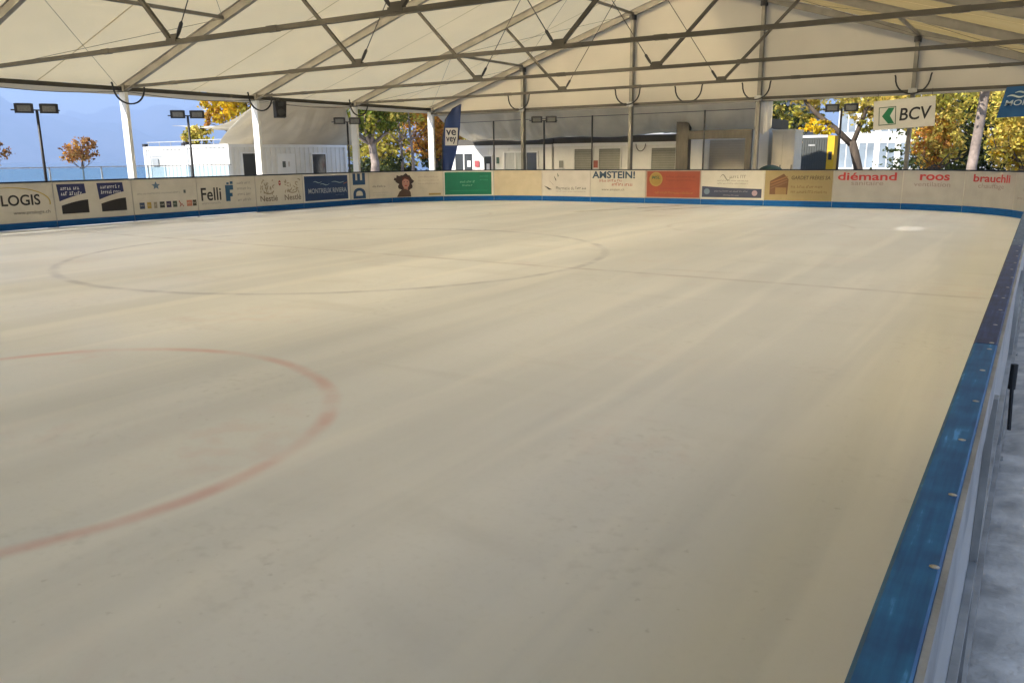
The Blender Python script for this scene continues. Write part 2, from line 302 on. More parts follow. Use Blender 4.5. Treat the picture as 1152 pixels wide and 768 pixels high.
# ---------------------------------------------------------------- the tent
EAVE, SL, XE, XW, XRG = 4.05, 0.318, -23.87, 1.13, -11.37
FY = [30.07-5*k for k in range(9)]
def rz(x): return EAVE + SL*(12.5-abs(x-XRG))
RIDGE = rz(XRG)
tent = thing('marquee_tent', 'huge white marquee tent with grey metal truss frame covering the whole rink', 'tent', (XRG, 10.07, 0))
def tp(ob):            # keep world placement of a part whose mesh is in world coordinates
    ob.location = (ob.location[0]-XRG, ob.location[1]-10.07, ob.location[2]); return ob
def frame_meshes():
    out = {}
    for side in (-1, 1):
        a = (XRG + side*12.5, 0, EAVE-0.10); b = (XRG, 0, RIDGE-0.10)
        mb = MB(); mb.bar(a, b, 0.07, 0.20, (0,1,0) if False else (0,0,1))
        d = (Vector(b)-Vector(a)).normalized(); upn = Vector((-d.z*1.0, 0, d.x)) if d.x > 0 else Vector((d.z, 0, -d.x))
        for k in (-0.105, 0.105): mb.bar(Vector(a)+upn*k, Vector(b)+upn*k, 0.125, 0.022)
        out['rafter', side] = mesh('rafter', mb.v, mb.f)
        # web brace, tension rod, turnbuckles
        nx = XRG + side*2.78
        hx = XRG + side*5.05
        out['brace', side] = mesh('brace', *(lambda q: (q.v, q.f))(MB().bar((nx+side*0.06, 0, 4.03), (hx, 0, rz(hx)-0.22), 0.075, 0.075)))
        p0 = Vector((nx-side*0.12, 0, 4.06)); p1 = Vector((XRG+side*0.12, 0, RIDGE-0.3)); dd = (p1-p0).normalized()
        out['rod', side] = mesh('tension_rod', *(lambda q: (q.v, q.f))(MB().tube([p0, p1], 0.011, 6)))
        q = MB().tube([p0, p0+dd*0.10, p0+dd*0.13, p0+dd*0.30, p0+dd*0.34], [0.016, 0.034, 0.036, 0.036, 0.014], 8); out['buckle', side] = mesh('turnbuckle', q.v, q.f)
        g = MB().box((nx-0.15, -0.052, 3.985), (nx+0.15, 0.052, 4.062)).box((nx-0.12, -0.012, 4.06), (nx+0.12, 0.012, 4.14)); out['node', side] = mesh('node_bracket', g.v, g.f)
        px = XRG + side*12.5
        q = MB().box((px-0.15, -0.055, -0.03), (px+0.15, 0.055, EAVE-0.12)); out['post', side] = mesh('post', q.v, q.f)
        q = MB().box((px-0.17, -0.075, EAVE-0.20), (px+0.17, 0.075, EAVE+0.0)); out['shoe', side] = mesh('corner_bracket', q.v, q.f)
        q = MB().box((px-0.2, -0.2, -0.03), (px+0.2, 0.2, -0.01)); out['foot', side] = mesh('base_plate', q.v, q.f)
    q = MB().bar((XE+0.16, 0, 3.99), (XW-0.16, 0, 3.99), 0.085, 0.085)
    for x in np.arange(XE+2.5, XW-1, 5.0): q.box((x-0.13, -0.049, 3.94), (x+0.13, 0.049, 4.04))
    out['tie'] = mesh('tie_beam', q.v, q.f)
    # U-shaped cable loop
    q = MB().tube([(0.0, 0, 0)] + [(0.02+0.53*0.5*(1-math.cos(t))*2*0.98, 0, -0.62*math.sin(t)**0.8) for t in np.linspace(0.05, math.pi-0.05, 15)] + [(1.08, 0, 0.02)], 0.027, 6); out['loop'] = mesh('cable_loop', q.v, q.f)
    return out
FM = frame_meshes()
for k, y in enumerate(FY):
    def put(key, name, mat, parent=tent, loc=None):
        o = link(name, FM[key], mat, None); o.parent = parent
        if parent is tent: o.location = (-XRG, y-10.07, 0)
        return o
    for sd in (-1, 1):
        put(('rafter', sd), 'rafter', m_alu)
        po = put(('post', sd), 'post', m_white if k else m_white)
        sh = link('corner_bracket', FM['shoe', sd], m_alu, po); bp_ = link('base_plate', FM['foot', sd], m_alu, po)
        if 0 < k:
            if k < 8:
                put(('brace', sd), 'brace', m_tie)
                rd = put(('rod', sd), 'tension_rod', m_dark); link('turnbuckle', FM['buckle', sd], m_dark, rd)
    if 0 < k < 8:
        tb = put('tie', 'tie_beam', m_tie)
        for sd in (-1, 1): link('node_bracket', FM['node', sd], m_tie, tb)
# purlins along the length, eave beams, ridge
def wpart(mb, name, mat, parent=tent, smooth=False):
    o = mb.build(name, mat, None, smooth); o.parent = parent; o.location = (-XRG, -10.07, 0); return o
for k in range(8):
    y0, y1 = FY[k+1]+0.06, FY[k]-0.06
    for sd in (-1, 1):
        x = XRG+sd*12.5
        wpart(MB().bar((x, y0, 3.95), (x, y1, 3.95), 0.09, 0.12), 'eave_beam', m_tie)
        # valance of fabric hanging outside the eave
        xo = x+sd*0.2; ph = random.random()*6
        vv, ff = grid(lambda u, v_: (xo+sd*0.015*math.sin(u*14+ph)*v_, y0-0.06+(y1-y0+0.12)*u, 4.03-0.24*v_-0.02*math.sin(u*math.pi)*v_), 16, 3)
        o = link('valance', mesh('valance', vv, ff), m_gable, None, True); o.parent = tent; o.location = (-XRG, -10.07, 0)
    wpart(MB().bar((XRG, y0, RIDGE-0.12), (XRG, y1, RIDGE-0.12), 0.08, 0.10), 'ridge_beam', m_alu)
    if k in (0, 3, 7):
        for x in (XE+5, XE+10, XW-10, XW-5):
            wpart(MB().bar((x, y0, rz(x)-0.13), (x, y1, rz(x)-0.13), 0.07, 0.09), 'purlin', m_alu)
        for (xa, xb) in ((XE, XE+5), (XE+5, XE+10), (XW-10, XW-5), (XW-5, XW)):
            for p, q in (((xa, y0, rz(xa)-0.16), (xb, y1, rz(xb)-0.16)), ((xb, y0, rz(xb)-0.16), (xa, y1, rz(xa)-0.16))):
                wpart(MB().tube([p, q], 0.006, 5), 'bracing_cable', m_dark)
# roof membrane: one panel per bay and slope, sagging between the rafters; a clear pane is added to let a sun patch fall on the ice
HOLES = {(3, 1): (-6.02, -5.32, 13.55, 14.92)}
m_clear = glassmat('clear_vinyl', (0.95, 0.95, 0.92), 0.3, 0.22)
for k in range(8):
    y0, y1 = FY[k+1], FY[k]
    for sd in (-1, 1):
        ph = random.random()*10
        hole = HOLES.get((k, sd))
        us = list(np.linspace(0, 1, 41)); vs_ = list(np.linspace(0, 1, 25))
        if hole:
            for xx in hole[:2]: us.append(abs(xx-XRG)/12.72)
            for yy in hole[2:]: vs_.append((yy-y0)/(y1-y0))
            us = sorted(set(us)); vs_ = sorted(set(vs_))
        def rp(u, v_):
            x = XRG+sd*12.72*u; y = y0+(y1-y0)*v_
            z = rz(x)+0.03 - 0.10*math.sin(math.pi*v_)*math.sin(math.pi*min(1, u*1.02))**0.5 if 0 < u < 1 else rz(x)+0.03
            z += (0.012*math.sin(u*9+ph+v_*3) + 0.022*math.sin(16*v_+13*u+ph)*math.exp(-(1-u)*7)+0.010*math.sin(23*v_-9*u+ph))*math.sin(math.pi*v_)
            return (x, y, z)
        nu, nv = len(us), len(vs_); vv = [rp(u, v_) for v_ in vs_ for u in us]; ff = []; hf = []
        for j in range(nv-1):
            for i in range(nu-1):
                q = (j*nu+i, j*nu+i+1, (j+1)*nu+i+1, (j+1)*nu+i)
                cx = XRG+sd*12.72*(us[i]+us[i+1])/2; cyy = y0+(y1-y0)*(vs_[j]+vs_[j+1])/2
                (hf if hole and hole[0] < cx < hole[1] and hole[2] < cyy < hole[3] else ff).append(q)
        o = link('roof_panel', mesh('roof_panel', vv, ff), m_roof, None, True); o.parent = tent; o.location = (-XRG, -10.07, 0)
        sm = MB()
        for vj in (0.335, 0.5, 0.665):
            n0 = len(sm.v)
            for u in us:
                for dv in (-0.004, 0.004):
                    p = rp(u, vj+dv); sm.v.append((p[0], p[1], p[2]-0.004))
            sm.f += [(n0+2*i, n0+2*i+1, n0+2*i+3, n0+2*i+2) for i in range(len(us)-1) if not (hole and hole[0]-0.5 < XRG+sd*12.72*us[i] < hole[1]+0.5)] if vj == 0.5 else []
        sm.build('weld_seam', m_roof, o, True)
        if hf:
            g = link('added_sun_pane', mesh('added_sun_pane', vv, hf), m_clear, o, True)
# far gable wall: columns, beam, fabric fields
YG = FY[0]
for i in range(1, 5):
    x = XE+5*i
    g = wpart(MB().box((x-0.06, YG-0.1, -0.03), (x+0.06, YG+0.1, rz(x)-0.22)), 'gable_column', m_alu)
    cb = MB().box((x-0.1, YG-0.13, rz(x)-0.36), (x+0.1, YG+0.1, rz(x)-0.18)).build('head_bracket', m_dark, None); cb.parent = g
    wpart(MB().box((x-0.13, YG-0.15, 3.68), (x+0.13, YG-0.1, 3.86)), 'beam_clamp', m_alu2)
for i in range(5):
    xa, xb = XE+5*i, XE+5*(i+1)
    wpart(MB().bar((xa+0.06, YG-0.03, 3.77), (xb-0.06, YG-0.03, 3.77), 0.08, 0.10), 'gable_beam', m_tie)
    ph = random.random()*9
    def gp(u, v_):
        x = xa+5*u; t = rz(x)-0.02; return (x, YG+0.13+0.03*math.sin(u*math.pi)*math.sin(v_*math.pi)+0.012*math.sin(u*11+ph+v_*2), 3.66+(t-3.66)*v_)
    vv, ff = grid(gp, 20, 8)
    if i == 2: vv, ff = grid(gp, 20, 8)
    o = link('gable_panel', mesh('gable_panel', vv, ff), m_gable, None, True); o.parent = tent; o.location = (-XRG, -10.07, 0)
# closed rear gable (behind the camera)
vv, ff = grid(lambda u, v_: (XE+25*u, FY[8]-0.15, -0.03+(rz(XE+25*u))*v_), 20, 6)
o = link('gable_panel', mesh('gable_panel', vv, ff), M('grey_side_fabric', (0.30, 0.31, 0.31), 0.6, 0, 0.1), None, True); o.parent = tent; o.location = (-XRG, -10.07, 0)
# unseen side wall fabric added on the near right bays to dim the near ice
for k in range(6, 8):
    ya, yb = FY[k+1], FY[k]
    vv, ff = grid(lambda u, w_: (XW+0.17+0.02*math.sin(u*17), ya+(yb-ya)*u, -0.02+4.0*w_), 14, 4)
    o = link('side_panel', mesh('side_panel', vv, ff), M('grey_side_fabric', (0.30, 0.31, 0.31), 0.6, 0, 0.1), None, True); o.parent = tent; o.location = (-XRG, -10.07, 0)
# black cable loops round the posts and along the gable beam
for (x, y, z, rzz, s) in [(-19.5, YG-0.22, 4.36, 0, 1.0), (-14.48, YG-0.22, 4.36, 0, 1.0), (-12.0, YG-0.22, 4.34, 0, 1.0), (-9.45, YG-0.22, 4.32, 0, 0.95), (-4.42, YG-0.22, 4.28, 0, 1.0)] + \
        [(-23.62, yy-0.5, 4.1, math.pi/2, 1.0) for yy in FY[1:6]]:
    o = link('cable_loop', FM['loop'], m_black, tent); o.location = (x-XRG, y-10.07, z); o.rotation_euler[2] = rzz; o.scale = (s, s, 0.97)
o = MB().tube([(-23.7, y, 3.86-0.13*abs(math.sin((y-0.07)/5*math.pi))) for y in np.arange(0.07, 25.2, 0.5)], 0.009, 5).build('sagging_cable', m_black, tent); o.location = (-XRG, -10.07, 0)

# ---------------------------------------------------------------- rink boards
barrier = thing('rink_barrier', 'low white dasher board barrier with blue kick strip and blue cap around the rink', 'barrier', (XC, YF, 0))
def bpart(me, name, mat, parent=barrier, smooth=False):
    o = link(name, me, mat, None, smooth); o.parent = parent
    if parent is barrier: o.location = (-XC, -YF, 0)
    return o
def sweep_mesh(name, s0, s1, prof, step=0.3):     # prof: list of (off, z) closed section
    curved = (s1 > S1 and s0 < S2) or (s1 > S3 and s0 < S4)
    n = max(1, int(math.ceil((s1-s0)/step))) if curved else 1
    ss = np.linspace(s0, s1, n+1); v = []; f = []; m = len(prof)
    for s in ss:
        for o, z in prof: v.append(PT(s, z, o))
    for i in range(n):
        for k in range(m): f.append((i*m+k, i*m+(k+1) % m, (i+1)*m+(k+1) % m, (i+1)*m+k))
    f.append(tuple(range(m))[::-1]); f.append(tuple(n*m+k for k in range(m)))
    return mesh(name, v, f)
def rect(o0, o1, z0, z1): return [(o0, z0), (o1, z0), (o1, z1), (o0, z1)]
SEAMS = [-4.0, -1.7, 0.6, 2.9, 5.2, 7.5, 9.8, 12.1, 14.44, 16.7, 19.06, 21.24, 23.72, 25.76, 28.04, 30.2, 32.34, 34.6, 36.98, 39.24, 41.58, 43.92, 46.1, 48.1, 50.2, 52.4,
         55.0, 57.6, 60.2, 62.8, 65.6, 68.9, S4+25-5.45, S4+25-2.55, S4+25+0.35, S4+25+3.25]
for i in range(len(SEAMS)-1):
    a, b = SEAMS[i]+0.004, SEAMS[i+1]-0.004; dz = random.uniform(-0.004, 0.004)
    bd = bpart(sweep_mesh('board_panel', a, b, rect(-0.045, 0, 0.16, 1.252)), 'board_panel', m_board)
    kz = 0.028 if b < 19.2 else 0.004
    kp = bpart(sweep_mesh('kick_plate', a+0.003, b-0.003, rect(0.001, 0.009+random.random()*0.003, kz, 0.205+dz)), 'kick_plate', m_blue, bd)
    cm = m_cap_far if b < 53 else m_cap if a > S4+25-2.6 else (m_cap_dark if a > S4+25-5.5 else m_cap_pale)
    near = a > S4+25-8
    pr = [(-0.047, 1.255), (0.010, 1.255), (0.012, 1.262), (0.012, 1.287), (0.006, 1.293), (-0.044, 1.293), (-0.047, 1.290)]
    cp = bpart(sweep_mesh('cap_rail', a, b, pr), 'cap_rail', cm)
    if near:
        q = MB().tube([(0, 0, 0), (0, 0, 0.001), (0, 0, 0.0012), (0, 0, 0.002)], [0.0065, 0.0065, 0.005, 0.0035], 10); bm_ = mesh('bolt', q.v, q.f)
        y_hi = 25-(a-S4); y_lo = 25-(b-S4); yy = y_hi-0.06
        while yy > y_lo+0.03:
            o = link('bolt', bm_, m_bolt, cp); o.location = (XR+0.034+random.uniform(-0.006, 0.006), yy+random.uniform(-0.02, 0.02), 1.2925); o.rotation_euler[0] = random.uniform(-0.1, 0.1); yy -= 0.28
    # aluminium frame on the outside
    fr = sweep_mesh('back_rail', a, b, rect(-0.056, -0.0475, 1.16, 1.286)); bpart(fr, 'back_rail', m_alu2, bd)
    bpart(sweep_mesh('back_rail', a, b, rect(-0.075, -0.046, 0.02, 0.12)), 'back_rail', m_alu2, bd)
    bpart(sweep_mesh('back_rail', a, b, rect(-0.065, -0.046, 0.60, 0.66)), 'back_rail', m_alu2, bd)
    x, y, nx, ny = path(a+0.02); q = MB()
    q.bar((x-nx*0.056, y-ny*0.056, 0.02), (x-nx*0.056, y-ny*0.056, 1.15), 0.05, 0.02, (nx, ny, 0)); q.box((x-nx*0.06-0.03, y-ny*0.06-0.03, -0.02), (x-nx*0.06+0.03, y-ny*0.06+0.03, 0.02))
    st = bpart(mesh('upright', q.v, q.f), 'upright', m_alu2)
    if i % 2 == 0:
        q = MB().tube([(x-nx*0.085, y-ny*0.085, 0.45), (x-nx*0.085, y-ny*0.085, 0.60)], 0.02, 8).tube([(x-nx*0.085, y-ny*0.085, 0.5), (x-nx*0.10, y-ny*0.10, 0.2)], 0.012, 6); o = q.build('clamp_lever', m_black, None); o.parent = st

# ---------------------------------------------------------------- advertising on the boards
def bend(verts, off): return [PT(s, z, off) for s, z in verts]
PM = {}
def pm(col, rough=0.45):
    k = tuple(round(c, 3) for c in col)
    if k not in PM: PM[k] = M('print_%03d' % len(PM), col, rough, 0, 0.08, 2.5, spec=0.4)
    return PM[k]
class Ad:
    def __init__(s, label, s0, s1, z0, z1, col, cat='banner'):
        x, y, nx, ny = path((s0+s1)/2); s.e = thing('advertising_banner', label, cat, (x, y, z0), 'advertising along the boards'); s.o = (x, y, z0); s.lay = 0.004
        s.s0, s.s1 = s0, s1; s.sheet('sheet', s0, s1, z0, z1, col, 0.003)
    def add(s, name, verts, faces, col, off=None):
        off = off if off is not None else s.lay+0.0025
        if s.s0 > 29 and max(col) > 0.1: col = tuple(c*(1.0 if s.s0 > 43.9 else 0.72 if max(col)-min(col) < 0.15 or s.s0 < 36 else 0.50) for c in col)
        me = mesh(name, bend(verts, off), faces); o = link(name, me, pm(col), s.e); o.location = (-s.o[0], -s.o[1], -s.o[2]); return o
    def sheet(s, name, a, b, z0, z1, col, off=None):
        n = max(1, int(math.ceil((b-a)/0.25))); v = [(a+(b-a)*i/n, z) for z in (z0, z1) for i in range(n+1)]
        return s.add(name, v, [(i, i+1, n+2+i, n+1+i) for i in range(n)], col, off)
    def poly(s, name, pts, col, off=None): return s.add(name, pts, [tuple(range(len(pts)))], col, off)
    def disc(s, name, c, r, rzz, col, off=None, n=24): return s.poly(name, [(c+r*math.cos(t), rzz[0]+rzz[1]*math.sin(t)) for t in np.linspace(0, 2*math.pi, n, endpoint=False)], col, off)
    def stroke(s, name, pts, wd, col, off=None):
        v = []; pts = [Vector(p) for p in pts]
        for i, p in enumerate(pts):
            d = (pts[min(i+1, len(pts)-1)]-pts[max(i-1, 0)]).normalized(); nn = Vector((-d.y, d.x))
            wi = wd[i] if isinstance(wd, (list, tuple)) else wd
            v += [tuple(p+nn*wi/2), tuple(p-nn*wi/2)]
        return s.add(name, v, [(2*i, 2*i+1, 2*i+3, 2*i+2) for i in range(len(pts)-1)], col, off)
    def text(s, body, a, b, z0, z1, col, bold=0.0, rot=False, shear=0.0, off=None, name='lettering'):
        v, f = text_mesh(body, bold, shear)
        if rot: v = [(-y, x) for x, y in v]
        xs = [p[0] for p in v]; ys = [p[1] for p in v]; x0, x1, y0, y1 = min(xs), max(xs), min(ys), max(ys)
        v = [(a+(x-x0)/(x1-x0)*(b-a), z0+(y-y0)/(y1-y0)*(z1-z0)) for x, y in v]
        return s.add(name, v, f, col, off)
    def greek(s, a, b, z, h, col, name='small_print', seed=0):      # a line of print too small to read
        rg = random.Random(int(a*100+z*1000)+seed); x = a; v = []; f = []
        while x < b-0.3*h:
            for _ in range(rg.randint(3, 8)):
                wd = h*rg.uniform(0.35, 0.62)
                if x+wd > b: break
                hh = h*(1.0 if rg.random() < 0.25 else 0.72); n = len(v); t = h*0.2
                if rg.random() < 0.5:
                    v += [(x, z), (x+t, z), (x+t, z+hh), (x, z+hh), (x+t, z+hh-t), (x+wd, z+hh-t), (x+wd, z+hh), (x+t, z+hh)]
                    f += [(n, n+1, n+2, n+3), (n+4, n+5, n+6, n+7)]
                else:
                    v += [(x, z), (x+wd, z), (x+wd, z+t), (x, z+t), (x+wd*0.3, z+t), (x+wd*0.3+t, z+t), (x+wd*0.3+t, z+hh), (x+wd*0.3, z+hh)]
                    f += [(n, n+1, n+2, n+3), (n+4, n+5, n+6, n+7)]
                x += wd+h*0.14
            x += h*0.4
        return kind(s.add(name, v, f, col), 'stuff') if v else None
TC = {}
def text_mesh(body, bold=0.0, shear=0.0):
    k = (body, bold, shear)
    if k in TC: return TC[k]
    c = bpy.data.curves.new('lettering_curve', 'FONT'); c.body = body; c.size = 1.0; c.offset = bold; c.shear = shear; c.resolution_u = 4
    o = bpy.data.objects.new('lettering_curve', c); COL.objects.link(o); bpy.context.view_layer.update()
    me = bpy.data.meshes.new_from_object(o.evaluated_get(bpy.context.evaluated_depsgraph_get()))
    v = [(q.co.x, q.co.y) for q in me.vertices]; f = [tuple(p.vertices) for p in me.polygons]
    bpy.data.objects.remove(o); bpy.data.curves.remove(c); bpy.data.meshes.remove(me); TC[k] = (v, f); return v, f
CREAM, WHITE, GREYT = (0.57, 0.54, 0.475), (0.66, 0.64, 0.60), (0.26, 0.25, 0.24)
INK = (0.018, 0.018, 0.02)
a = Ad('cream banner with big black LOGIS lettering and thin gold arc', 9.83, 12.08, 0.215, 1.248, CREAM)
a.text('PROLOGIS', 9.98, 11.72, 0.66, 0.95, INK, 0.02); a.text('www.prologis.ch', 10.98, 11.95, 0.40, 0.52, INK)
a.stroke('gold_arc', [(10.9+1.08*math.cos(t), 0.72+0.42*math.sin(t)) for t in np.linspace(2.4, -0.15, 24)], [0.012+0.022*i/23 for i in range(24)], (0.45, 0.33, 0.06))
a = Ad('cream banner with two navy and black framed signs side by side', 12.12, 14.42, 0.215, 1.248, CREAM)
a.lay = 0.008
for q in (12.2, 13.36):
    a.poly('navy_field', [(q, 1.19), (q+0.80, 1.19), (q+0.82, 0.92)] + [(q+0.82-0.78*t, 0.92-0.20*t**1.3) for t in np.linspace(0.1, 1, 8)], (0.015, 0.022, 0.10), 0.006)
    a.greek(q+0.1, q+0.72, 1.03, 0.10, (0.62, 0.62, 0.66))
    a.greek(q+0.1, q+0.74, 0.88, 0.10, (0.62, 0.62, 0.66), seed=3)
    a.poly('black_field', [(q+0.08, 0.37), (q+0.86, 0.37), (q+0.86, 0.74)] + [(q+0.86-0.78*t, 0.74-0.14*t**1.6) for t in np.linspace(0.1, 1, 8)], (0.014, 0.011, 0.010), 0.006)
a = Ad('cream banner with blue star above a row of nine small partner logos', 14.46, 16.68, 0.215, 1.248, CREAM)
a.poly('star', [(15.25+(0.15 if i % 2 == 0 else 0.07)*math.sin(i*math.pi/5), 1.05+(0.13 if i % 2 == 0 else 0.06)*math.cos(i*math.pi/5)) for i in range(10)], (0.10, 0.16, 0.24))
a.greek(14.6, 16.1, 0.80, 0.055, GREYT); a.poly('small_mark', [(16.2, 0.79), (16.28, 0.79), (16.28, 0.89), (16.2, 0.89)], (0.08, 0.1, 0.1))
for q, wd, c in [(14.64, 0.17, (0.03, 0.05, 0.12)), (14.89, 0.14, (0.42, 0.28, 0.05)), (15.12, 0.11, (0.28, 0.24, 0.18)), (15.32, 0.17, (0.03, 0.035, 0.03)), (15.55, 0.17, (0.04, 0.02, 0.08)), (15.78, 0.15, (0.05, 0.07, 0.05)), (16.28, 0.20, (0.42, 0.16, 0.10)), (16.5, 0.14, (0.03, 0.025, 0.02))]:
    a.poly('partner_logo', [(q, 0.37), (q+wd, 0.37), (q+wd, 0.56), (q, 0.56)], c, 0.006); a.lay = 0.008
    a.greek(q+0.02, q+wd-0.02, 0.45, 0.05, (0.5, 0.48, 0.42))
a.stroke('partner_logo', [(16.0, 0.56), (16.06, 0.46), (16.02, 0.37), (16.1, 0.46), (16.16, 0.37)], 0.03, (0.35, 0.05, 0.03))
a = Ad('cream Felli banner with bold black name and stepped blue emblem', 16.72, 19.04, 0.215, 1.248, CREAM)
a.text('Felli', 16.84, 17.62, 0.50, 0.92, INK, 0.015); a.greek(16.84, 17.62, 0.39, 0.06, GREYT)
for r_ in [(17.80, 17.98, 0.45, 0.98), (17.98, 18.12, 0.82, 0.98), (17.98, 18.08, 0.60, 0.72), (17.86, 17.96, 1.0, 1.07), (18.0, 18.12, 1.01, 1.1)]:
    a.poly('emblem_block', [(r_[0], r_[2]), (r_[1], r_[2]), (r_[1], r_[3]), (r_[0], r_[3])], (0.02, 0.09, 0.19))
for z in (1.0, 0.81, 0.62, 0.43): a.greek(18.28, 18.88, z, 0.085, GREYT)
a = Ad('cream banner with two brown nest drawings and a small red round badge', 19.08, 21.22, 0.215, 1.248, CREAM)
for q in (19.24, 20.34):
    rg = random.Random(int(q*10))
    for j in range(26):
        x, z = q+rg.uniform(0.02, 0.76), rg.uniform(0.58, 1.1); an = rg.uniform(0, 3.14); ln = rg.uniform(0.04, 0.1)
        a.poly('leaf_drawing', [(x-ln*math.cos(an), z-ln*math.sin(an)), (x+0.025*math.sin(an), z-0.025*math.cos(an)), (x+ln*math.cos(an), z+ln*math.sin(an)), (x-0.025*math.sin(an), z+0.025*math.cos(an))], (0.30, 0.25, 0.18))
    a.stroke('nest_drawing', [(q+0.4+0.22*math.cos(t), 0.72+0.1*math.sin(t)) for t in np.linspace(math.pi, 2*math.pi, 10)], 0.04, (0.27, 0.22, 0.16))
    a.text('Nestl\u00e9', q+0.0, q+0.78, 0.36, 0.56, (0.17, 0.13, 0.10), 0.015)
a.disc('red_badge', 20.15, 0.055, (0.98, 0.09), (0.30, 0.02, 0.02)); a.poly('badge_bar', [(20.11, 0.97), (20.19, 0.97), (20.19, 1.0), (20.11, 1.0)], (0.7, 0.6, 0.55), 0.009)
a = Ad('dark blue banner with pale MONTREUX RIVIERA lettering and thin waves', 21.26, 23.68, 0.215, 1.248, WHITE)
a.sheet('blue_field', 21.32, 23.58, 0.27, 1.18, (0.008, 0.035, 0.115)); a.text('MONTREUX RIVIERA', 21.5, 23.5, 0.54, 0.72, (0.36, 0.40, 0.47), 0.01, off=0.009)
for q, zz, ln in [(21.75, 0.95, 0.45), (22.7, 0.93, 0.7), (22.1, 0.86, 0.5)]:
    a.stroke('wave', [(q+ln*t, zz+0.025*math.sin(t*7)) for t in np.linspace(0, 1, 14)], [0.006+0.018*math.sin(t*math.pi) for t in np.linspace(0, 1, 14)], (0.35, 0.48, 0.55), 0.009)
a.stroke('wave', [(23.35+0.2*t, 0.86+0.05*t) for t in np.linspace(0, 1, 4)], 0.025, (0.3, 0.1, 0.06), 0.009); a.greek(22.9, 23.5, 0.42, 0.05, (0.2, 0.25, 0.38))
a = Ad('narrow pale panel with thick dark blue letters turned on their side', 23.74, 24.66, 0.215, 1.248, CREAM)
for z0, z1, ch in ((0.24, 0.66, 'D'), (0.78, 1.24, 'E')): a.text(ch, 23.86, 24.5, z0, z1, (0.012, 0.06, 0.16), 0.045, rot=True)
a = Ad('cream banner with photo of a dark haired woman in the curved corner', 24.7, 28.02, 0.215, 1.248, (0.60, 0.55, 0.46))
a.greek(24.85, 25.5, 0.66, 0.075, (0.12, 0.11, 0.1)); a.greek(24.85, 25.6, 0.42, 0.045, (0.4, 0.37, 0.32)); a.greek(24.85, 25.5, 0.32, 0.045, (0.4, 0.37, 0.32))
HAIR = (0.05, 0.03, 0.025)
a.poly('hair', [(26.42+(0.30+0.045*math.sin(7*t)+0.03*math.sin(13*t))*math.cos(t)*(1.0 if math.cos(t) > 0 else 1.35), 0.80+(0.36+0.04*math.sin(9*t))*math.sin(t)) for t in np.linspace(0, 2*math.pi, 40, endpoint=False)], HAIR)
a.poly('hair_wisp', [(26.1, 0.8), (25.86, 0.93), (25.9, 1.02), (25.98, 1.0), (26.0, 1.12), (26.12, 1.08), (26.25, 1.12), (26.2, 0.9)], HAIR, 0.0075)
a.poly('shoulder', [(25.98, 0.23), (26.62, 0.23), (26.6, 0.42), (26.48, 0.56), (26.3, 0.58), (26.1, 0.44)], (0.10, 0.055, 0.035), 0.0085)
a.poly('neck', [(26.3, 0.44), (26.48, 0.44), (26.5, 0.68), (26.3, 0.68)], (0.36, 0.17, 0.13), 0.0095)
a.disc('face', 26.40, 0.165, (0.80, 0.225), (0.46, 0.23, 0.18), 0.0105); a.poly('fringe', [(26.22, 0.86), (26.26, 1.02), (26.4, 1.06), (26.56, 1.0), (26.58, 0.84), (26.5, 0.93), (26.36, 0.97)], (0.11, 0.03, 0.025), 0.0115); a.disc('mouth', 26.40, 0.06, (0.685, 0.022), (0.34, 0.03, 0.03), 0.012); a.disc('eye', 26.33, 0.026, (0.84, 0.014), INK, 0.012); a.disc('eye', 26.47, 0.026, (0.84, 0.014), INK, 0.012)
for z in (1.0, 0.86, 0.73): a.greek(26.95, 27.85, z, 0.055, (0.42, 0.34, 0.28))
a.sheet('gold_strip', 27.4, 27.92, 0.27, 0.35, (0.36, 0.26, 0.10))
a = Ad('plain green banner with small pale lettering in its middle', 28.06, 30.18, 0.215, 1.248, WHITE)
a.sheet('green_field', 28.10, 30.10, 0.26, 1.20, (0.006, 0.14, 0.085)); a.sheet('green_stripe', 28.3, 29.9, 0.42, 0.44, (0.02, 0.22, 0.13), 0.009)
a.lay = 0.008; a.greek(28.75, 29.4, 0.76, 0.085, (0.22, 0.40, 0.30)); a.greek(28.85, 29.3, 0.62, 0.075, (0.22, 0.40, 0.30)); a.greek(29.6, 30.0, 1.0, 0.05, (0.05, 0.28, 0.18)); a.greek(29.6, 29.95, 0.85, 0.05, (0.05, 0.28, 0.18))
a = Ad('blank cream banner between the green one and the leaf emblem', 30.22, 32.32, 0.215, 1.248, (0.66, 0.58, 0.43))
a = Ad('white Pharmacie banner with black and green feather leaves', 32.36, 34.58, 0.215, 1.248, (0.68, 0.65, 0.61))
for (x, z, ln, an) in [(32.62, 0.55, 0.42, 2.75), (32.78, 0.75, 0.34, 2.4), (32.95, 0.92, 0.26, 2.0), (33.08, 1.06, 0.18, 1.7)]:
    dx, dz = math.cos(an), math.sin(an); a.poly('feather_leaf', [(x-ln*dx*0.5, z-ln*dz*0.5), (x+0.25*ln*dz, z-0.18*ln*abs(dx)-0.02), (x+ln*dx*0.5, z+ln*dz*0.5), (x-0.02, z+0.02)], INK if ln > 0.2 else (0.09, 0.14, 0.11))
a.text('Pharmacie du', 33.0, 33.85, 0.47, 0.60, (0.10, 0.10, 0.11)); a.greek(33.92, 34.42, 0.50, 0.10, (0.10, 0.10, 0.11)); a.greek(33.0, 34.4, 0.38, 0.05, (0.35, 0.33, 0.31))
a = Ad('white AMSTEIN banner with bold navy name above red script', 34.62, 36.96, 0.215, 1.248, (0.68, 0.66, 0.59))
